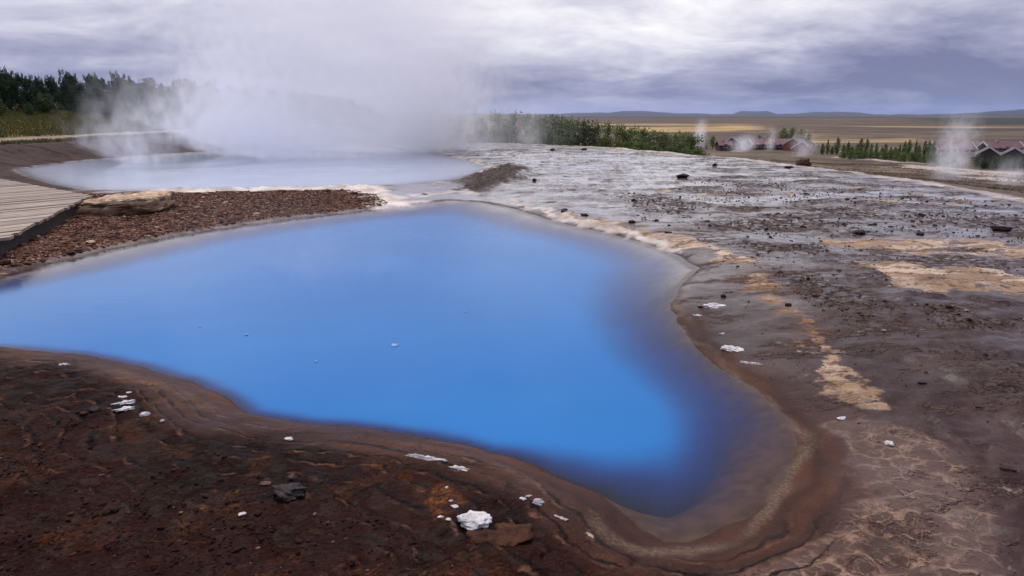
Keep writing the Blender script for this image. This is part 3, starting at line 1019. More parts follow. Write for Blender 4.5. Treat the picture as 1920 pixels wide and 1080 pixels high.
put_stone(1578, 288, 8, 6, 'tan', 'small tan stone on the slope below the poplar row', 'tan_stone', .8)
put_stone(1730, 718, 14, 5, 'dark', 'black chip on the smooth grey crust at right', 'dark_stone', .7)
put_stone(1890, 880, 22, 8, 'dark', 'dark stone sunk in the smooth brown mud at the right border', 'dark_stone', .7)
put_stone(1478, 573, 12, 9, 'dark', 'dark stone at the foot of the rust-stained crust', 'dark_stone', .8)
put_stone(1094, 281, 12, 5, 'dark', 'dark rock on the brown back rim, right one of two', 'dark_stone', .7)
put_stone(1036, 282, 8, 5, 'dark', 'dark rock on the brown back rim, left one of two', 'dark_stone', .7)
# bits floating on the blue water
for (u, v, w, lab) in ((593, 678, 13, 'brightest floating white fleck near the lower edge of the blue water'),
                       (376, 612, 11, 'pale floating fleck on the left part of the blue water'),
                       (740, 648, 30, 'wide broken foam fleck in the middle of the blue water'),
                       (872, 585, 9, 'tiny fleck floating right of the middle of the blue water'),
                       (462, 628, 12, 'faint fleck floating between the pale left fleck and the brightest one')):
    x, y = at(u, v, ZW)
    d = math.hypot(x, y)
    o = link('foam_fleck', stone_mesh('foam_fleck', w * .42 / FPX * d, w * .6 / FPX * d, .006, int(u), ST['foam'], 1.0), None, (x, y, ZW + .004))
    tag(o, lab, 'foam', 'flecks floating on the blue pool')


# the big layered slab beside the boardwalk
def slab_material():
    t = NT('layered_slab')
    tc = t.n('ShaderNodeTexCoord').outputs['Object']
    band = t.noise(2.2, 6, .65, vec=tc, stretch=(.8, .8, 9.0))
    n2 = t.noise(9, 5, .65, vec=tc)
    n3 = t.noise(2.0, 4, .6, vec=tc, off=(4, 4, 4))
    c = t.mix(t.step(band, .40, .56), (.045, .022, .015), (.36, .225, .12))
    c = t.mix(t.step(n3, .48, .62), c, t.mix(t.step(n2, .4, .6), (.36, .22, .11), (.56, .42, .27)))
    c = t.mix(t.step(n2, .6, .72), c, (.10, .05, .03))
    return t.out(t.pbr(c, .85, t.bump(t.m('ADD', band, t.m('MULTIPLY', n2, .6)), .04, .9)))


v = V4.copy()
e = np.array([.42, .42, .40])
v = np.sign(v) * np.abs(v) ** e
v /= np.abs(v).max(0)
v[:, 0] *= 1.0 - .16 * (v[:, 2] + 1) * (v[:, 0] < 0)
top = sst(-.2, .6, v[:, 2])
v[:, 2] += top * (.25 * v[:, 1] + .12 * v[:, 0])
v *= (.84, .62, .19)
lay = fbm(v[:, 0] * 1.5 + 3, v[:, 2] * 16, 3)
v += np.stack([.03 * fbm(v[:, 1] * 4, v[:, 2] * 9, 3), .06 * lay + .05 * fbm(v[:, 0] * 3.1, v[:, 2] * 5, 3), .035 * fbm(v[:, 0] * 3, v[:, 1] * 3, 4)], 1)
p = hit(219, 402)
o = link('slab_boulder', mesh_np('slab_boulder', v, F4, slab_material(), True), None, (p.x - .12, p.y + .48, p.z + .11))
o.rotation_euler = (R(-4), R(-3), R(6))
tag(o, 'big tan and brown layered rock slab beside the tip of the wooden boardwalk', 'boulder')


# ------------------------------------------------------------------ gravel and rubble (uncountable)
def pebble_field(name, xs, ys, size, cols, label):
    n = len(xs)
    zs = relief(xs, ys)
    rg = np.random.default_rng(len(xs))
    sc = size[:, None] * rg.uniform(.5, 1.35, (n, 3)) * (1.15, 1, .5)
    th = rg.uniform(0, 6.28, n)
    vv = V0[None] * sc[:, None, :] * rg.uniform(.75, 1.2, (n, 12, 1))
    c, s = np.cos(th)[:, None], np.sin(th)[:, None]
    X = vv[..., 0] * c - vv[..., 1] * s + xs[:, None]
    Y = vv[..., 0] * s + vv[..., 1] * c + ys[:, None]
    Zz = vv[..., 2] + zs[:, None] + size[:, None] * .15
    V = np.stack([X, Y, Zz], -1).reshape(-1, 3)
    F = (F0[None] + (np.arange(n) * 12)[:, None, None]).reshape(-1, 3)
    me = mesh_np(name, V, F, PEB, False, {'tint': np.repeat(cols, 12, 0)})
    return tag(link(name, me), label, 'gravel', None, 'stuff')


def _peb():
    t = NT('pebbles')
    _, col = t.attr('tint')
    n = t.noise(90, 3)
    return t.out(t.pbr(t.mix(t.step(n, .3, .7), col, t.mix(.5, col, (.02, .012, .01))), .85, None, .08))


PEB = _peb()


def palette(n, cols, wts, rg):
    k = rg.choice(len(cols), n, p=np.array(wts) / sum(wts))
    return np.array(cols)[k] * rg.uniform(.7, 1.35, (n, 1))


def scatter(u0, u1, v0, v1, n, P, rg, z=0.0, test=None):
    """Random points spread over polygon P."""
    lo, hi = P.min(0), P.max(0)
    pts = rg.uniform(lo, hi, (n, 2))
    ok = sdf(P, pts[:, 0], pts[:, 1]) < 0
    if test is not None:
        ok &= test(pts[:, 0], pts[:, 1])
    return pts[ok]


rg = np.random.default_rng(3)
clear = lambda x, y: (sdf(MAIN_P, x, y) > .12) & (sdf(BACK_P, x, y) > .5)
pts = scatter(0, 0, 0, 0, 60000, poly([(-60, 540), (0, 512), (100, 488), (330, 438), (560, 404), (700, 389), (735, 382), (700, 362), (640, 356), (290, 361), (160, 366), (-60, 360)]), rg, test=clear)
pebble_field('bank_gravel', pts[:, 0], pts[:, 1], rg.gamma(1.5, .0070, len(pts)) + .004,
             palette(len(pts), [(.065, .027, .016), (.14, .06, .032), (.25, .125, .065), (.40, .28, .18), (.03, .014, .010)], [5, 4, 1.5, .5, 3], rg),
             'red-brown gravel covering the bank between the two pools')
pts = scatter(0, 0, 0, 0, 30000, poly([(-250, 780), (150, 770), (260, 800), (420, 860), (640, 930), (800, 1010), (900, 1075), (980, 1200), (-300, 1200)]), rg)
keep = sdf(MAIN_P, pts[:, 0], pts[:, 1]) > rg.uniform(.7, 1.5, len(pts))
keep &= fbm(pts[:, 0] * 1.2, pts[:, 1] * 1.2, 3) > rg.uniform(-.55, .75, len(pts))
pts = pts[keep]
pebble_field('foreground_gravel', pts[:, 0], pts[:, 1], rg.gamma(1.5, .0026, len(pts)) + .0015,
             palette(len(pts), [(.011, .004, .0026), (.025, .0085, .005), (.06, .02, .010), (.14, .085, .058), (.005, .0025, .002)], [5, 4, 1.0, .22, 4], rg),
             'dark reddish gravel in the lower left foreground')
rb = np.vstack([scatter(0, 0, 0, 0, n, poly(P), rg) for P, n in
                (([(1440, 500), (1560, 515), (1700, 590), (1690, 620), (1600, 615), (1500, 560)], 1100), ([(1350, 455), (1540, 455), (1560, 475), (1420, 480)], 600),
                 ([(1700, 570), (1920, 600), (1920, 640), (1760, 620)], 700), ([(1790, 650), (1930, 690), (1930, 780), (1870, 740)], 500),
                 ([(852, 340), (900, 322), (930, 311), (975, 310), (992, 327), (930, 352), (870, 357)], 1200), ([(1150, 360), (1290, 380), (1300, 410), (1180, 395)], 500),
                 ([(1330, 410), (1930, 400), (1930, 450), (1560, 445), (1400, 440)], 1800), ([(1500, 620), (1920, 600), (1930, 1000), (1700, 800)], 500),
                 ([(1280, 330), (1930, 380), (1930, 400), (1300, 372)], 1500))])
keep = clear(rb[:, 0], rb[:, 1]) & (fbm(rb[:, 0] * .9, rb[:, 1] * 1.8, 3, ox=4) > rg.uniform(-.5, .6, len(rb)))
rb = rb[keep]
dd = np.hypot(rb[:, 0], rb[:, 1])
fine = scatter(0, 0, 0, 0, 26000, poly([(1330, 520), (1300, 450), (1150, 395), (1300, 340), (1500, 330), (1930, 385), (2000, 700), (1930, 1080), (1700, 1080), (1560, 800), (1420, 660)]), rg, test=clear)
kf = fbm(fine[:, 0] * 1.1, fine[:, 1] * 1.6, 4, ox=14) > rg.uniform(-.35, .9, len(fine))
fine = fine[kf]
fd = np.hypot(fine[:, 0], fine[:, 1])
pebble_field('terrace_grit', fine[:, 0], fine[:, 1], (rg.gamma(1.1, .0028, len(fine)) + .002) * np.clip(fd / 6, .6, 2.2),
             palette(len(fine), [(.028, .017, .014), (.055, .035, .027), (.13, .085, .055), (.32, .25, .18)], [6, 4, 1.5, .35], rg),
             'fine dark grit scattered thinly over the right-hand terrace')
pebble_field('terrace_rubble', rb[:, 0], rb[:, 1], (rg.gamma(1.2, .005, len(rb)) + .003) * np.clip(dd / 9, .6, 1.5),
             palette(len(rb), [(.03, .02, .016), (.06, .04, .03), (.13, .085, .055), (.30, .22, .15)], [6, 4, 1.5, .4], rg),
             'dark rubble strewn over the wet terrace')

# ------------------------------------------------------------------ boardwalk
WOOD = NT('weathered_wood')
_tc = WOOD.n('ShaderNodeTexCoord').outputs['Object']
_g = WOOD.noise(3.0, 6, .65, vec=_tc, stretch=(14, .6, 4))
_pl = WOOD.n('ShaderNodeAttribute', attribute_name='tint').outputs['Color']
WOOD.out(WOOD.pbr(WOOD.mix(.75, WOOD.mix(WOOD.step(_g, .3, .7), (.15, .105, .075), (.42, .335, .25)), _pl, 'MULTIPLY'), .8, WOOD.bump(_g, .006, .6)))
bw_a = math.atan2(.8, .6) - math.pi / 2         # planks run along (.6, .8)
bw = empty('boardwalk', (0, 0, 0))
tag(bw, 'weathered wooden boardwalk of narrow planks at the left edge', 'boardwalk')
DT = .25
vs, fs, tn = [], [], []
ss = 10.6
S, T = np.array((-.8, .6)), np.array((.6, .8))


def tmax(s):
    return 3.08 + (s - 10.56) * (5.84 - 3.08) / (14.88 - 10.56) if s < 14.88 else 5.9 + .04 * (s - 14.9)


rgw = np.random.default_rng(4)
while ss < 27:
    w = .135
    j = rgw.uniform(-.03, .03)
    dz = rgw.uniform(-.006, .006)
    a0, a1 = tmax(ss) + j, tmax(ss + w) + j
    b = len(vs)
    for zz in (DT - .04 + dz, DT + dz):
        for (s_, t_) in ((ss, 1.8), (ss, a0), (ss + w, a1), (ss + w, 1.8)):
            q = S * s_ + T * t_
            # object space has +y along the planks
            vs.append((-s_, t_, zz))
    for q in ((0, 1, 2, 3), (7, 6, 5, 4), (4, 5, 1, 0), (5, 6, 2, 1), (6, 7, 3, 2), (7, 4, 0, 3)):
        fs.append([b + k for k in q])
    tn += [rgw.uniform(.42, 1.15)] * 8
    ss += w + .032
tn = np.array(tn)[:, None] * np.array([[1, .97, .93]])
me = mesh_np('deck', np.array(vs), np.array(fs), WOOD.mat, False, {'tint': tn})
deck = link('deck', me, bw)
# object axes: x' = -s along (.8,-.6), y' = t along (.6,.8)
bw.rotation_euler = (0, 0, math.atan2(-.6, .8))
DARKW = simple('dark_timber', (.035, .026, .02), .85, .3, 8)
mb = MB()


def beam(s0, t0, s1, t1, th=.07, z0=.0, z1=DT - .045):
    d = Vector((-(s1 - s0), t1 - t0, 0)).normalized()
    n = Vector((d.y, -d.x, 0)) * th / 2
    a, b = Vector((-s0, t0, 0)), Vector((-s1, t1, 0))
    pts = [a - n, b - n, b + n, a + n]
    mb.hexa([(q.x, q.y, z0) for q in pts] + [(q.x, q.y, z1) for q in pts])


beam(10.6, tmax(10.6) - .14, 14.8, tmax(14.8) - .14, z0=-.05)
mb.build('side_beam', DARKW, bw)
mb = MB()
beam(15.0, tmax(15) - .12, 27, tmax(27) - .12, z0=-.05)
mb.build('side_beam', DARKW, bw)
mb = MB()
beam(10.7, 1.95, 27, 1.95, z0=-.05)
mb.build('joist', DARKW, bw)


# ------------------------------------------------------------------ foliage
def leaf_material(name, c1, c2, c3):
    t = NT(name)
    a, _ = t.attr('tint')
    c = t.mix(a[0], c1, c2)
    c = t.mix(t.step(a[1], .8, .95), c, c3)
    df = t.n('ShaderNodeBsdfPrincipled')
    t.put(df.inputs['Base Color'], c)
    df.inputs['Roughness'].default_value = .7
    df.inputs['Specular IOR Level'].default_value = .2
    tl = t.n('ShaderNodeBsdfTranslucent')
    t.put(tl.inputs['Color'], c)
    m = t.n('ShaderNodeMixShader')
    m.inputs[0].default_value = .25
    t.t.links.new(df.outputs[0], m.inputs[1])
    t.t.links.new(tl.outputs[0], m.inputs[2])
    return t.out(m.outputs[0])


L_DARK = leaf_material('dark_leaves', (.008, .020, .010), (.020, .040, .014), (.045, .070, .018))
L_MID = leaf_material('mid_leaves', (.016, .036, .010), (.045, .075, .018), (.09, .115, .03))
L_PALE = leaf_material('pale_leaves', (.065, .10, .022), (.13, .17, .04), (.19, .21, .06))
BARK = simple('bark', (.06, .045, .035), .9, .3, 20)


def leaves(centers, radii, n, size, seed):
    """n small leaf faces spread through clumps; returns verts, faces, tint."""
    rg = np.random.default_rng(seed)
    centers, radii = np.asarray(centers, float), np.asarray(radii, float)
    w = radii.prod(1) ** (2 / 3)
    k = rg.choice(len(centers), n, p=w / w.sum())
    d = rg.normal(size=(n, 3))
    d /= np.linalg.norm(d, axis=1)[:, None]
    c = centers[k] + d * radii[k] * (rg.uniform(.25, 1.0, n) ** .5)[:, None] * rg.uniform(.8, 1.15, (n, 1))
    a = rg.normal(size=(n, 3))
    a /= np.linalg.norm(a, axis=1)[:, None]
    b = np.cross(a, rg.normal(size=(n, 3)))
    b /= np.linalg.norm(b, axis=1)[:, None]
    s = size * rg.uniform(.5, 1.4, (n, 1))
    q = np.stack([c - a * s * .5, c + b * s * .28, c + a * s * .5, c - b * s * .28], 1)
    ct = rg.uniform(0, 1, len(centers))
    t = np.stack([np.clip(ct[k] * .7 + rg.uniform(0, .3, n), 0, 1), rg.uniform(0, 1, n), np.zeros(n)], 1)
    return q.reshape(-1, 3), np.arange(4 * n).reshape(n, 4), np.repeat(t, 4, 0)


def make_tree(name, h, w, kind, mat, n, leaf, seed):
    rg = np.random.default_rng(seed)
    root = empty(name, (0, 0, 0))
    cs, rs = [], []
    mb = MB()
    if kind == 'bush':
        for k in range(26):
            z = h * rg.uniform(.12, .9)
            rr = w * .5 * (1 - (z / h) ** 2.2 * .75)
            t = rg.uniform(0, 6.28)
            q = rr * rg.uniform(.1, .95)
            cs.append((q * math.cos(t), q * math.sin(t), z))
            s = w * rg.uniform(.10, .2)
            rs.append((s, s, s * rg.uniform(.8, 1.3)))
        for k in range(9):          # sprigs that break the outline
            t, q = rg.uniform(0, 6.28), w * .3 * rg.uniform(0, 1)
            cs.append((q * math.cos(t), q * math.sin(t), h * rg.uniform(.85, 1.06)))
            rs.append((w * .05, w * .05, h * .10))
        for k in range(5):
            t = k * 1.26
            mb.tube([(0, 0, -.2), (w * .12 * math.cos(t), w * .12 * math.sin(t), h * .35), (w * .26 * math.cos(t), w * .26 * math.sin(t), h * .75)], [.05, .035, .012], 5)
    elif kind == 'conifer':
        for k in range(34):
            f = (k + .5) / 34
            z = h * (.08 + .9 * f)
            rr = w * .5 * (1 - f) ** .85
            t = k * 2.4 + rg.uniform(-.3, .3)
            q = rr * rg.uniform(.45, .85)
            cs.append((q * math.cos(t), q * math.sin(t), z))
            s = max(.10 * w * (1.3 - f), .05 * w)
            rs.append((s * 1.3, s * 1.3, s * .8))
        cs.append((0, 0, h * .97))
        rs.append((.05 * w, .05 * w, .07 * h))
        mb.tube([(0, 0, -.3), (0, 0, h * .5), (0, 0, h * .96)], [.05 * w, .03 * w, .008 * w], 6)
    else:                            # poplar / birch: slim upright crown
        for k in range(22):
            f = (k + .5) / 22
            z = h * (.16 + .82 * f)
            rr = w * .5 * math.sin(math.pi * (.15 + .8 * f))
            t = k * 2.4
            q = rr * rg.uniform(.15, .8)
            cs.append((q * math.cos(t), q * math.sin(t), z))
            s = w * rg.uniform(.14, .24) * (1.15 - .5 * f)
            rs.append((s, s, s * 1.5))
        mb.tube([(0, 0, -.3), (.02 * w, 0, h * .45), (0, .03 * w, h * .92)], [.06 * w, .04 * w, .01 * w], 6)
        for k in range(4):
            t, z = k * 1.7, h * (.25 + .13 * k)
            mb.tube([(0, 0, z), (.22 * w * math.cos(t), .22 * w * math.sin(t), z + .14 * h)], [.022 * w, .008 * w], 5)
    mb.build('trunk', BARK, root, True)
    V, F, T_ = leaves(cs, rs, n, leaf, seed)
    link('crown', mesh_np('crown', V, F, mat, False, {'tint': T_}), root)
    return root


def place(proto, used, x, y, s, rz, label, cat, group, sz=None):
    o = proto if not used[0] else copy_tree(proto)
    used[0] = True
    o.location = (x, y, Z(x, y) - .05)
    o.scale = (s, s, sz or s)
    o.rotation_euler = (0, 0, rz)
    return tag(o, label, cat, group)


# the dark wood on the left rise
wood = [(make_tree('wood_tree', 5.0, 3.6, 'bush', L_DARK, 4200, .20, 1), [False]), (make_tree('wood_tree', 5.2, 3.2, 'bush', L_DARK, 4200, .20, 2), [False]),
        (make_tree('wood_tree', 5.6, 2.8, 'slim', L_DARK, 3600, .20, 3), [False]), (make_tree('wood_tree', 4.4, 3.8, 'bush', L_MID, 4200, .20, 5), [False])]
rgt = np.random.default_rng(21)
k = 0
for row in range(5):
    yy = 40.0
    while yy < 150:
        x = -37.5 - row * 2.4 + rgt.uniform(-.9, .9) + max(0, yy - 105) * .25
        if -x / yy < .92:
            kind = int(rgt.choice(4, p=[.40, .38, .03, .19])) if row else int(rgt.choice(4, p=[.36, .34, .02, .28]))
            pr, us = wood[kind]
            pu = 960 + FPX * x / (yy * 1.03)
            tv = np.interp(pu, [0, 60, 130, 240, 360, 500, 600, 860], [124, 134, 146, 146, 154, 162, 172, 208]) + rgt.uniform(-4, 12) + (4 - row) * 4
            tall = EYE + (215.5 - tv) / FPX * yy * 1.03 - Z(x, yy)
            place(pr, us, x, yy, float(np.clip(tall / (5.2, 5.4, 5.7, 4.6)[kind], .35, 1.15)), rgt.uniform(0, 6.28),
                  ['dark leafy tree standing in the front edge of the wood on the left', 'dark leafy tree standing inside the wood on the left'][min(row, 1)], 'tree',
                  ['trees along the front of the left wood', 'trees inside the left wood'][min(row, 1)])
        yy += rgt.uniform(1.6, 2.4) * (1 + (yy - 38) / 90)
# low scrub at the wood's foot
scrub, us = make_tree('shrub', 1.5, 2.0, 'bush', L_MID, 1500, .13, 8), [False]
for k in range(22):
    yy = 44 + k * 3.4
    place(scrub, us, -35.2 + rgt.uniform(-.8, .8) + max(0, yy - 105) * .25, yy, rgt.uniform(.6, 1.1), rgt.uniform(0, 6), 'low green shrub at the foot of the left wood', 'shrub', 'shrubs at the foot of the left wood')

# hedge of bushes behind the terrace, centre
hb = [(make_tree('bush', 2.6, 2.6, 'bush', L_PALE, 2200, .13, 31), [False]), (make_tree('bush', 2.6, 2.4, 'bush', L_PALE, 2200, .13, 32), [False]),
      (make_tree('bush', 2.9, 2.2, 'bush', L_MID, 2000, .13, 33), [False])]
LAB = ['mid green rounded bush in the row behind the terrace', 'pale green airy bush in the row behind the terrace', 'darker green bush in the row behind the terrace']
for (u, top, kind) in ((862, 212, 1), (905, 214, 1), (935, 206, 1), (962, 206, 1), (985, 211, 0), (1005, 212, 0), (1022, 214, 0), (1038, 210, 2), (1052, 216, 0), (1072, 219, 0), (1092, 220, 2), (1112, 223, 1), (1132, 224, 1), (1152, 228, 0),
                       (1172, 231, 1), (1192, 233, 1), (1212, 238, 0), (1232, 240, 1), (1252, 241, 1), (1272, 242, 0), (1285, 246, 1)):
    yy = 54 + rgt.uniform(-1.5, 2.5)
    x = (u - 960) / FPX * yy * 1.03
    zt = EYE + (215.5 - top - 6) / FPX * yy * 1.03
    zb = Z(x, yy)
    pr, us = hb[kind]
    place(pr, us, x, yy, rgt.uniform(.8, 1.15), rgt.uniform(0, 6), LAB[kind], 'bush', ['mid green bushes behind the terrace', 'pale bushes behind the terrace', 'darker bushes behind the terrace'][kind],
          max(.4, (zt - zb + .1) / (2.7 if kind < 2 else 2.9)))
    if kind != 2 and u > 930:
        pr, us = hb[1]
        x2 = x + rgt.uniform(-.6, .6)
        place(pr, us, x2, yy - 1.9, rgt.uniform(.55, .75), rgt.uniform(0, 6), 'low pale bush growing in front of the taller row behind the terrace', 'bush', 'low bushes in front of the taller row', max(.3, (zt - zb) / 2.7 * .5))

# ------------------------------------------------------------------ the far farm: houses, poplars, hedges
YF = 205.0
ROOF_R = simple('red_roof', (.10, .030, .030), .7, .2, 1.5)
ROOF_D = simple('dark_roof', (.03, .03, .034), .6, .25, 1.5)
WALL_D = simple('dark_wall', (.055, .04, .035), .85, .25, 2)
WALL_L = simple('pale_wall', (.42, .32, .26), .85, .15, 2)
WALL_R = simple('red_wall', (.25, .07, .05), .85, .15, 2)
TRIM = simple('white_trim', (.50, .48, .46), .6, .05, 2)
GLASS = NT('window_glass')
GLASS.out(GLASS.pbr((.03, .035, .045), .08))
DOORM = simple('door_paint', (.10, .05, .035), .6, .2, 3)


def house(u, v_eave_base, L_px, h_wall, h_roof, depth, rz, roof, wall, label, y=YF, gable_trim=True, windows=3, name='house'):
    """Long side along local x (front faces -y); gables at the x ends."""
    L_px, h_wall, h_roof, depth = L_px * .88, h_wall * .85, h_roof * .85, depth * .85
    x = (u - 960) / FPX * y * 1.03
    z = Z(x, y)
    L = L_px / FPX * y * 1.03
    r = empty(name, (x, y, z), rz)
    tag(r, label, 'house')
    hx, hy = L / 2, depth / 2
    mb = MB()
    mb.box(-hx, hx, -hy, hy, -1.2, h_wall)
    for s in (-1, 1):
        a = [(s * hx, -hy, h_wall), (s * hx, hy, h_wall), (s * hx, 0, h_wall + h_roof)]
        b = [(s * (hx - .1), q[1], q[2]) for q in a]
        mb.face(a if s > 0 else a[::-1])
        mb.face(b[::-1] if s > 0 else b)
    mb.build('wall', wall, r)
    mb = MB()
    ov, th = .35, .16
    k = h_roof / hy
    for s in (-1, 1):
        y1, z1 = s * (hy + ov), h_wall - k * ov
        P0 = [(-hx - ov, 0, h_wall + h_roof + .02), (hx + ov, 0, h_wall + h_roof + .02), (hx + ov, y1, z1 + .02), (-hx - ov, y1, z1 + .02)]
        P1 = [(q[0], q[1], q[2] + th) for q in P0]
        if s < 0:
            mb.hexa(P0[::-1] + P1[::-1])
        else:
            mb.hexa(P0 + P1)
    rf = mb.build('roof', roof, r)
    if gable_trim:
        for s in (-1, 1):
            mb = MB()
            for q in (-1, 1):
                y1, z1 = q * (hy + ov + .02), h_wall - k * ov
                xa, xb = s * (hx + ov + .01), s * (hx + ov + .12)
                P0 = [(xa, 0, h_wall + h_roof - .14), (xb, 0, h_wall + h_roof - .14), (xb, y1, z1 - .14), (xa, y1, z1 - .14)]
                P1 = [(c[0], c[1], c[2] + .42) for c in P0]
                mb.hexa(P0 + P1)
            mb.build('barge_board', TRIM, r)
    n = max(1, windows)
    for i in range(n):
        xc = -hx + L * (i + .5) / n
        if i == n // 2 and L > 6:
            mb = MB()
            mb.box(xc - .45, xc + .45, -hy - .05, -hy - .01, 0, 2.0)
            mb.build('door', DOORM, r)
            continue
        mb = MB()
        mb.box(xc - .6, xc + .6, -hy - .07, -hy - .012, .85, 1.95)
        wf = mb.build('window', TRIM, r)
        mb = MB()
        mb.box(xc - .5, xc + .5, -hy - .09, -hy - .072, .95, 1.85)
        mb.build('pane', GLASS.mat, wf)
    mb = MB()
    mb.box(-hx * .3 - .3, -hx * .3 + .3, -.3, .3, h_wall + h_roof - .3, h_wall + h_roof + .7)
    mb.build('chimney', WALL_L, rf)
    return r


house(1352, 0, 34, 2.3, 2.0, 6, R(70), ROOF_R, WALL_D, 'small red-roofed house with a dark gable, leftmost of the farm houses', y=205, windows=2)
house(1338, 0, 24, 1.8, 1.2, 4, R(0), ROOF_R, WALL_D, 'low dark shed in front of the leftmost red-roofed house', y=198, windows=1, gable_trim=False, name='shed')
house(1422, 0, 84, 1.9, 1.8, 7, R(0), ROOF_R, WALL_D, 'long low red-roofed farm building with dark walls behind the middle steam', y=212, windows=7, name='farm_building')
house(1462, 0, 30, 2.3, 2.0, 6.0, R(62), ROOF_R, WALL_R, 'red-walled house with white gable boards at the right end of the long building', y=203, windows=2)
house(1478, 0, 26, 1.5, 1.9, 5.4, R(62), ROOF_R, WALL_R, 'nearer red-walled house with white gable boards, just right of its twin', y=194, windows=2)
house(1744, 0, 70, 1.9, 2.0, 7, R(-3), ROOF_R, WALL_L, 'long pale farm building with a red roof, half hidden by the tall steam', y=185, windows=6, name='farm_building')
house(1832, 0, 64, 1.9, 1.8, 7, R(-4), ROOF_R, WALL_D, 'red-roofed building standing behind the dark gabled houses at right', y=196, windows=5, name='farm_building')
house(1812, 0, 32, 1.8, 1.8, 5.2, R(57), ROOF_D, WALL_D, 'black-gabled house with white roof edge, left one of two', y=160, windows=2)
house(1858, 0, 34, 1.8, 1.9, 5.8, R(55), ROOF_D, WALL_D, 'broader black-gabled house with white roof edge, right one of two', y=158, windows=2)
house(1893, 0, 26, 1.7, 1.9, 6.0, R(60), ROOF_R, WALL_L, 'pale house with a red roof right of the black-gabled houses', y=164, windows=2)
house(1918, 0, 22, 1.8, 2.1, 6.0, R(75), ROOF_R, WALL_D, 'small red gable cut off by the right border', y=160, windows=2)

pop, us = make_tree('poplar', 3.6, 1.7, 'slim', L_PALE, 900, .26, 41), [False]
pop2, us2 = make_tree('poplar', 3.2, 2.0, 'slim', L_PALE, 900, .26, 42), [False]
for k in range(24):
    u = 1516 + k * 8.6 + rgt.uniform(-2, 2)
    y = 178 + rgt.uniform(-2.5, 2.5)
    x = (u - 960) / FPX * y * 1.03
    a = (pop, us) if rgt.random() < .6 else (pop2, us2)
    place(a[0], a[1], x, y, rgt.uniform(.4, .95), rgt.uniform(0, 6), 'young green poplar in the row between the farm houses', 'tree', 'poplars planted in a row before the yellow field', rgt.uniform(.55, 1.25))
tr, us = make_tree('farm_tree', 5.2, 4.2, 'bush', L_PALE, 1500, .30, 43), [False]
for (u, y, s) in ((1300, 205, .7), (1318, 208, .7), (1400, 222, .75), (1418, 224, .9), (1442, 222, 1.15), (1458, 222, 1.2), (1474, 221, 1.1), (1488, 219, .9), (1380, 204, .55)):
    x = (u - 960) / FPX * y * 1.03
    place(tr, us, x, y, s, rgt.uniform(0, 6), 'leafy green tree around the left farm houses', 'tree', 'trees around the left farm houses')
hd, us = make_tree('hedge_shrub', 1.9, 3.2, 'bush', L_PALE, 1300, .22, 44), [False]
for k in range(17):
    u = 1555 + k * 12
    y = 150 + rgt.uniform(-3, 3) - k * .6
    place(hd, us, (u - 960) / FPX * y * 1.03, y, rgt.uniform(.7, 1.0), rgt.uniform(0, 6), 'low green hedge shrub below the row of poplars', 'shrub', 'hedge shrubs below the poplars')
hd2, us = make_tree('hedge_shrub', 2.2, 3.4, 'bush', L_MID, 1300, .22, 45), [False]
for k in range(13):
    u = 1795 + k * 11
    y = 126 + rgt.uniform(-3, 3)
    place(hd2, us, (u - 960) / FPX * y * 1.03, y, rgt.uniform(.75, 1.05), rgt.uniform(0, 6), 'dark green hedge shrub in front of the black-gabled houses', 'shrub', 'hedge shrubs before the black-gabled houses')


# ------------------------------------------------------------------ grass and flowers on the left rise
def tufts(name, n, xr, yr, h, w, mat, label, cat, seed, test):
    rg = np.random.default_rng(seed)
    x, y = rg.uniform(*xr, n), rg.uniform(*yr, n)
    ok = test(x, y)
    x, y = x[ok], y[ok]
    z = relief(x, y)
    n = len(x)
    vs = []
    for k in range(4):
        t = rg.uniform(0, 6.28, n)
        lean = rg.uniform(.1, .6, n) * h
        hh = h * rg.uniform(.5, 1.3, n)
        ww = w * rg.uniform(.6, 1.3, n)
        bx, by = x + rg.normal(0, .08, n), y + rg.normal(0, .08, n)
        p0 = np.stack([bx - ww * np.sin(t), by + ww * np.cos(t), z - .02], 1)
        p1 = np.stack([bx + ww * np.sin(t), by - ww * np.cos(t), z - .02], 1)
        p2 = np.stack([bx + lean * np.cos(t), by + lean * np.sin(t), z + hh], 1)
        vs.append(np.stack([p0, p1, p2], 1))
    V = np.concatenate(vs).reshape(-1, 3)
    m = len(V) // 3
    T_ = np.repeat(np.stack([rg.uniform(0, 1, m), rg.uniform(0, 1, m), np.zeros(m)], 1), 3, 0)
    return tag(link(name, mesh_np(name, V, np.arange(3 * m).reshape(m, 3), mat, False, {'tint': T_})), label, cat, None, 'stuff')


L_GR = leaf_material('grass_blades', (.045, .055, .014), (.12, .11, .03), (.22, .16, .07))
L_FL = leaf_material('yellow_petals', (.50, .36, .02), (.62, .48, .03), (.40, .34, .05))
left = lambda x, y: (-x > 26) & (-x / y < .9) & (-x < 40)
tufts('grass', 22000, (-40, -24), (28, 80), .22, .03, L_GR, 'rough green and brown grass on the rise below the left wood', 'grass', 6, left)
L_DRY = leaf_material('dry_blades', (.09, .065, .035), (.17, .125, .065), (.10, .11, .04))
tufts('dry_grass', 30000, (-2, 75), (22, 130), .07, .05, L_DRY, 'dry brownish grass on the slope beyond the terrace', 'grass', 16,
      lambda x, y: (x / y < .8) & (sdf(TERRACE_P, x, y) > 4.0) & (fbm(x * .12, y * .12, 3) > -.15))
tufts('flowers', 1500, (-40, -24), (30, 50), .10, .05, L_FL, 'yellow flowers scattered in the grass at the left edge', 'flowers', 9,
      lambda x, y: left(x, y) & (-x / y > .62) & (-x < 33) & (fbm(x * .5, y * .5, 2) > -.1))
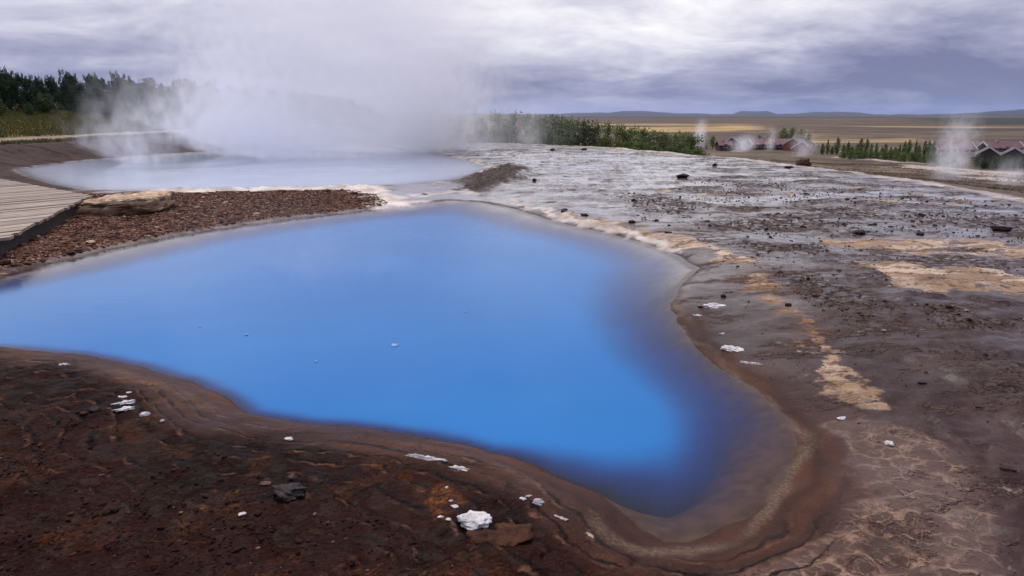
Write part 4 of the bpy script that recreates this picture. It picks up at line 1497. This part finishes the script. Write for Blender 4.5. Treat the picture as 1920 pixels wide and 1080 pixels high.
tufts('verge_grass', 5000, (-24, -21), (25, 62), .14, .03, L_GR, 'dark grass fringe along the near side of the path', 'grass', 12, lambda x, y: (-x > 21.7) & (-x < 22.9) & (-x / y < .9))

# ------------------------------------------------------------------ distant hills
SIL = [(760, 213.5), (900, 212), (960, 214), (1040, 213), (1080, 211), (1130, 211), (1160, 208), (1200, 208.5), (1250, 212), (1330, 213.5), (1350, 213), (1363, 208.5), (1410, 208.5), (1426, 213), (1465, 212.5), (1490, 210),
       (1530, 209.5), (1570, 210.5), (1600, 214), (1690, 214), (1740, 213), (1790, 210), (1840, 207), (1880, 204), (1920, 202), (2000, 198), (2150, 196), (2400, 199)]
su, sv = np.array([s[0] for s in SIL], float), np.array([s[1] for s in SIL])
us_ = np.arange(760, 2400, 3.0)
vv_ = np.interp(us_, su, sv) - .8 * fbm(us_ * .03, us_ * 0 + 2, 4)
DIST = np.interp(us_, [900, 1300, 1600, 1750, 2400], [15000, 15000, 13000, 9000, 7000])
hx_ = (us_ - 960) / FPX * DIST * 1.03
hh_ = np.maximum((215.5 - vv_) / FPX * DIST * 1.03 + EYE, -6)
rows = []
K = 14
for k in range(K):
    f = k / (K - 1)
    prof = math.sin(math.pi * min(1, f * 1.0)) ** .6 if 0 < f < 1 else 0
    off = (f - .5) * 3200
    prof = min(1, prof * 1.0)
    nz = 1 + .10 * fbm(us_ * .02 + 3 * k, us_ * 0 + k * .7, 3) * (prof < .98)
    rows.append(np.stack([hx_ * (1 + off / DIST), DIST + off, -20 + (hh_ + 20) * prof * np.minimum(nz, 1)], 1))
HV = np.concatenate(rows)
n = len(us_)
hi_ = np.arange(K * n).reshape(K, n)
HF = np.stack([hi_[:-1, :-1], hi_[:-1, 1:], hi_[1:, 1:], hi_[1:, :-1]], -1).reshape(-1, 4)
tag(link('hills', mesh_np('hills', HV, HF, simple('hill_heath', (.016, .018, .02), .95, .3, .004), True)), kind='structure')


# ------------------------------------------------------------------ steam
def steam_material(name, dens, scale, thr, drift, axis_curve, seed, foot, color=(1.0, .998, 1.0)):
    """Density from position inside the plume's own domain (object space, height 0..1 on z, radius 1 on x and y)."""
    t = NT(name)
    tc = t.n('ShaderNodeTexCoord').outputs['Object']
    sp = t.n('ShaderNodeSeparateXYZ')
    t.t.links.new(tc, sp.inputs[0])
    r2 = t.m('ADD', t.m('MULTIPLY', sp.outputs[0], sp.outputs[0]), t.m('MULTIPLY', sp.outputs[1], sp.outputs[1]))
    edge = t.step(t.m('SQRT', r2), 1.0, .0)
    hz = sp.outputs[2]
    vert = t.m('MULTIPLY', t.step(hz, 1.0, axis_curve), t.step(hz, -.01, foot))
    nz = t.noise(scale, 5, .6, off=(seed, seed * 2, 0), stretch=drift, dist=.4)
    d = t.m('ADD', nz, t.m('MULTIPLY', t.m('SUBTRACT', edge, 1.0), .35))
    d = t.step(d, thr, thr + .42)
    d = t.m('MULTIPLY', t.m('MULTIPLY', d, t.m('MULTIPLY', edge, vert)), dens)
    pv = t.n('ShaderNodeVolumePrincipled')
    pv.inputs['Color'].default_value = (*color, 1)
    pv.inputs['Anisotropy'].default_value = .1
    t.put(pv.inputs['Density'], d)
    return t.out(None, pv.outputs[0])


def steam(base, rx, ry, h, lean, flare, dens, nscale, thr, label, seed, curve=.35, drift=(1, 1, .7), rate=1.0, foot=.015):
    """A plume's own closed shape: an upright tube that widens and leans; object z runs 0..1."""
    n, m = 28, 18
    V, F = [], []
    for i in range(m):
        f = i / (m - 1)
        cap = min(1, math.sqrt(max(0, 1 - max(0, (f - .8) / .2) ** 2)) + .02) * min(1, .55 + f * 6)
        for k in range(n):
            t = 2 * math.pi * k / n
            V.append((math.cos(t) * cap, math.sin(t) * cap, f))
    for i in range(m - 1):
        for k in range(n):
            F.append([i * n + k, i * n + (k + 1) % n, (i + 1) * n + (k + 1) % n, (i + 1) * n + k])
    me = bpy.data.meshes.new('steam_plume')
    me.from_pydata(V, [], F + [list(reversed(range(n))), [(m - 1) * n + k for k in range(n)]])
    mt = steam_material('steam', dens, nscale, thr, drift, curve, seed, foot)
    me.materials.append(mt)
    mt.cycles.volume_step_rate = rate if hasattr(mt.cycles, 'volume_step_rate') else 1
    o = link('steam_plume', me)
    o.matrix_world = __import__('mathutils').Matrix(((rx, 0, lean[0], base[0]), (0, ry, lean[1], base[1]), (0, 0, h, base[2]), (0, 0, 0, 1)))
    return tag(o, label, 'steam', 'steam rising from the hot springs')


steam((-8.5, 37.0, -.09), 15.0, 9.0, 18.0, (2.0, 2.0), 1.3, .26, 2.0, .12, 'broad thin white steam veil rising to the clouds over the back pool', 1.0, .55)
steam((-14.0, 33.5, -.09), 6.5, 4.5, 7.0, (4.5, 1.0), 1.3, 1.05, 2.2, .27, 'dense white steam column over the left half of the back pool', 2.0, .0)
steam((-5.0, 37.0, -.09), 7.0, 5.5, 7.0, (3.0, 1.0), 1.3, 1.2, 2.3, .26, 'low white steam bank over the right end of the back pool', 6.0, .1)
steam((-16.0, 28.5, -.09), 4.5, 3.0, 2.4, (3.0, 1.0), 1.2, .60, 1.8, .26, 'thin low steam creeping over the left end of the back pool', 7.0, .1)
steam((-2.6, 8.2, -.09), 2.6, 1.8, .9, (.5, .2), 1.2, .10, 1.8, .2, 'faint mist hanging over the left middle of the blue pool', 13.0, .1)
steam((-11.5, 31.5, -.09), 10.5, 6.0, 3.6, (2.5, 1.0), 1.2, .7, 2.2, .24, 'low white steam hugging the middle of the back pool', 15.0, .1)


def steam_far(u, v, y, wpx, hpx, lean, dens, seed, curve, label):
    k = y / FPX * 1.03
    x = (u - 960) * k
    zb = EYE - (v - 215.5) * k
    steam((x, y, min(zb, Z(x, y)) - .1), wpx * k / 2, wpx * k / 2, hpx * k, (lean * k, 0), 1.2, dens * .45 / (wpx * k), 1.9, .24, label, seed, curve, foot=.2)


steam_far(985, 266, 50, 120, 62, 40, 4, 21.0, .3, 'thin steam drifting across the left end of the bush row')
steam_far(1292, 266, 190, 44, 62, 12, 16, 3.0, .2, 'thin bright steam column beside the leftmost farm house')
steam_far(1378, 272, 188, 95, 26, -25, 12, 4.0, .3, 'low steam puff drifting in front of the long farm building')
steam_far(1420, 270, 192, 36, 50, 6, 7, 5.5, .2, 'small upright steam wisp before the long farm building')
steam_far(1490, 285, 150, 90, 30, -50, 6, 5.0, .2, 'faint steam wisp leaning left before the white-gabled houses')
steam_far(1745, 332, 58, 135, 150, 30, 11, 8.0, .15, 'tall steam column in front of the pale farm building at right')
steam_far(1865, 338, 56, 130, 60, -40, 6, 9.0, .1, 'spreading low steam over the white sinter at the right border')

# ------------------------------------------------------------------ air
hz = NT('haze')
pv = hz.n('ShaderNodeVolumePrincipled')
pv.inputs['Color'].default_value = (.50, .64, 1.0, 1)
pv.inputs['Density'].default_value = 1.6e-5
pv.inputs['Anisotropy'].default_value = .2
hz.out(None, pv.outputs[0])
mb = MB()
mb.box(-36000, 36000, -9000, 36000, -30, 420)
tag(mb.build('haze', hz.mat), kind='stuff')

# ------------------------------------------------------------------ sky and sun
SUN_EL, SUN_AZ = R(60), R(-12)     # azimuth from +y towards +x
w = bpy.data.worlds.new("World")
SC.world = w
w.use_nodes = True
t = NT('world', w.node_tree)
tc = t.n('ShaderNodeTexCoord').outputs['Generated']
sp = t.n('ShaderNodeSeparateXYZ')
t.t.links.new(tc, sp.inputs[0])
zc = t.m('MAXIMUM', sp.outputs[2], 0.0)
inv = t.m('DIVIDE', 1.0, t.m('ADD', zc, .19))
cb = t.n('ShaderNodeCombineXYZ')
t.put(cb.inputs[0], t.m('MULTIPLY', sp.outputs[0], inv))
t.put(cb.inputs[1], t.m('MULTIPLY', sp.outputs[1], inv))
cv = cb.outputs[0]
n1 = t.noise(.60, 7, .56, vec=cv, off=(1.7, .6, 0), stretch=(.8, .9, 1), dist=.5)
n2 = t.noise(2.6, 7, .62, vec=cv, off=(6.1, 2.2, 0), stretch=(.75, .8, 1), dist=.35)
cl = t.m('ADD', t.m('MULTIPLY', n1, .68), t.m('MULTIPLY', n2, .32))
sd = Vector((math.sin(SUN_AZ) * math.cos(SUN_EL), math.cos(SUN_AZ) * math.cos(SUN_EL), math.sin(SUN_EL)))
thin = Vector((math.sin(R(4)) * math.cos(R(33)), math.cos(R(4)) * math.cos(R(33)), math.sin(R(33))))   # where the cloud is thinnest
dot = t.vm('DOT_PRODUCT', tc, tuple(thin), 1)
glow = t.m('POWER', t.m('MAXIMUM', dot, 0.0), 7.0)
elev = t.step(zc, -.01, .22)
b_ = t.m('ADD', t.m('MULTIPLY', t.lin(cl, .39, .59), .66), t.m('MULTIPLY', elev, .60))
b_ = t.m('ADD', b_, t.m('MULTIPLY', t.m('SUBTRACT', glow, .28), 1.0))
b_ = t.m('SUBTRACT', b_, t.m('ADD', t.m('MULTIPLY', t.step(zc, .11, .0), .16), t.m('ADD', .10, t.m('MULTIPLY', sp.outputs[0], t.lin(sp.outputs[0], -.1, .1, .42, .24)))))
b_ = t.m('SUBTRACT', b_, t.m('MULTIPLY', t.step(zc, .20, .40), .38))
rp = t.n('ShaderNodeValToRGB')
rp.color_ramp.elements[0].position, rp.color_ramp.elements[0].color = 0.0, (.19, .205, .34, 1)
rp.color_ramp.elements[1].position, rp.color_ramp.elements[1].color = 1.0, (1.0, .98, 1.0, 1)
e_ = rp.color_ramp.elements.new(.38)
e_.color = (.38, .385, .53, 1)
e_ = rp.color_ramp.elements.new(.7)
e_.color = (.68, .67, .78, 1)
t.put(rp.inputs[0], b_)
sky = t.n('ShaderNodeTexSky', sky_type='NISHITA')
sky.sun_disc = False
sky.sun_elevation = SUN_EL
sky.sun_rotation = SUN_AZ
bg1 = t.n('ShaderNodeBackground')
t.t.links.new(sky.outputs[0], bg1.inputs[0])
bg1.inputs[1].default_value = .08
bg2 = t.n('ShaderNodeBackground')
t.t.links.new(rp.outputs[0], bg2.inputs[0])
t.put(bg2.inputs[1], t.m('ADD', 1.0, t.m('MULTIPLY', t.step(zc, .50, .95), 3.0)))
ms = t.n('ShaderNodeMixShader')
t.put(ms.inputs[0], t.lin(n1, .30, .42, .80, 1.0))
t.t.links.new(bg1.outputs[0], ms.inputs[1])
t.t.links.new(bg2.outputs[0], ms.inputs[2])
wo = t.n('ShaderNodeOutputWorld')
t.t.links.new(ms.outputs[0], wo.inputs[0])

sl = bpy.data.lights.new('sun', 'SUN')
sl.energy = 2.3
sl.angle = R(30)
sl.color = (1.0, .95, .88)
so = bpy.data.objects.new('sun', sl)
so.rotation_euler = (-sd).to_track_quat('-Z', 'Y').to_euler()
so.location = (0, 0, 60)
COL.objects.link(so)

# ------------------------------------------------------------------ render settings
SC.view_settings.view_transform = 'Standard'
SC.view_settings.look = 'None'
SC.view_settings.exposure = 0.05
SC.view_settings.gamma = 1.0
cy = SC.cycles
cy.use_denoising = True
cy.max_bounces = 10
cy.diffuse_bounces = 2
cy.glossy_bounces = 3
cy.transparent_max_bounces = 8
cy.volume_bounces = 9
cy.volume_step_rate = 1.5
cy.volume_max_steps = 96
cy.sample_clamp_indirect = 6.0
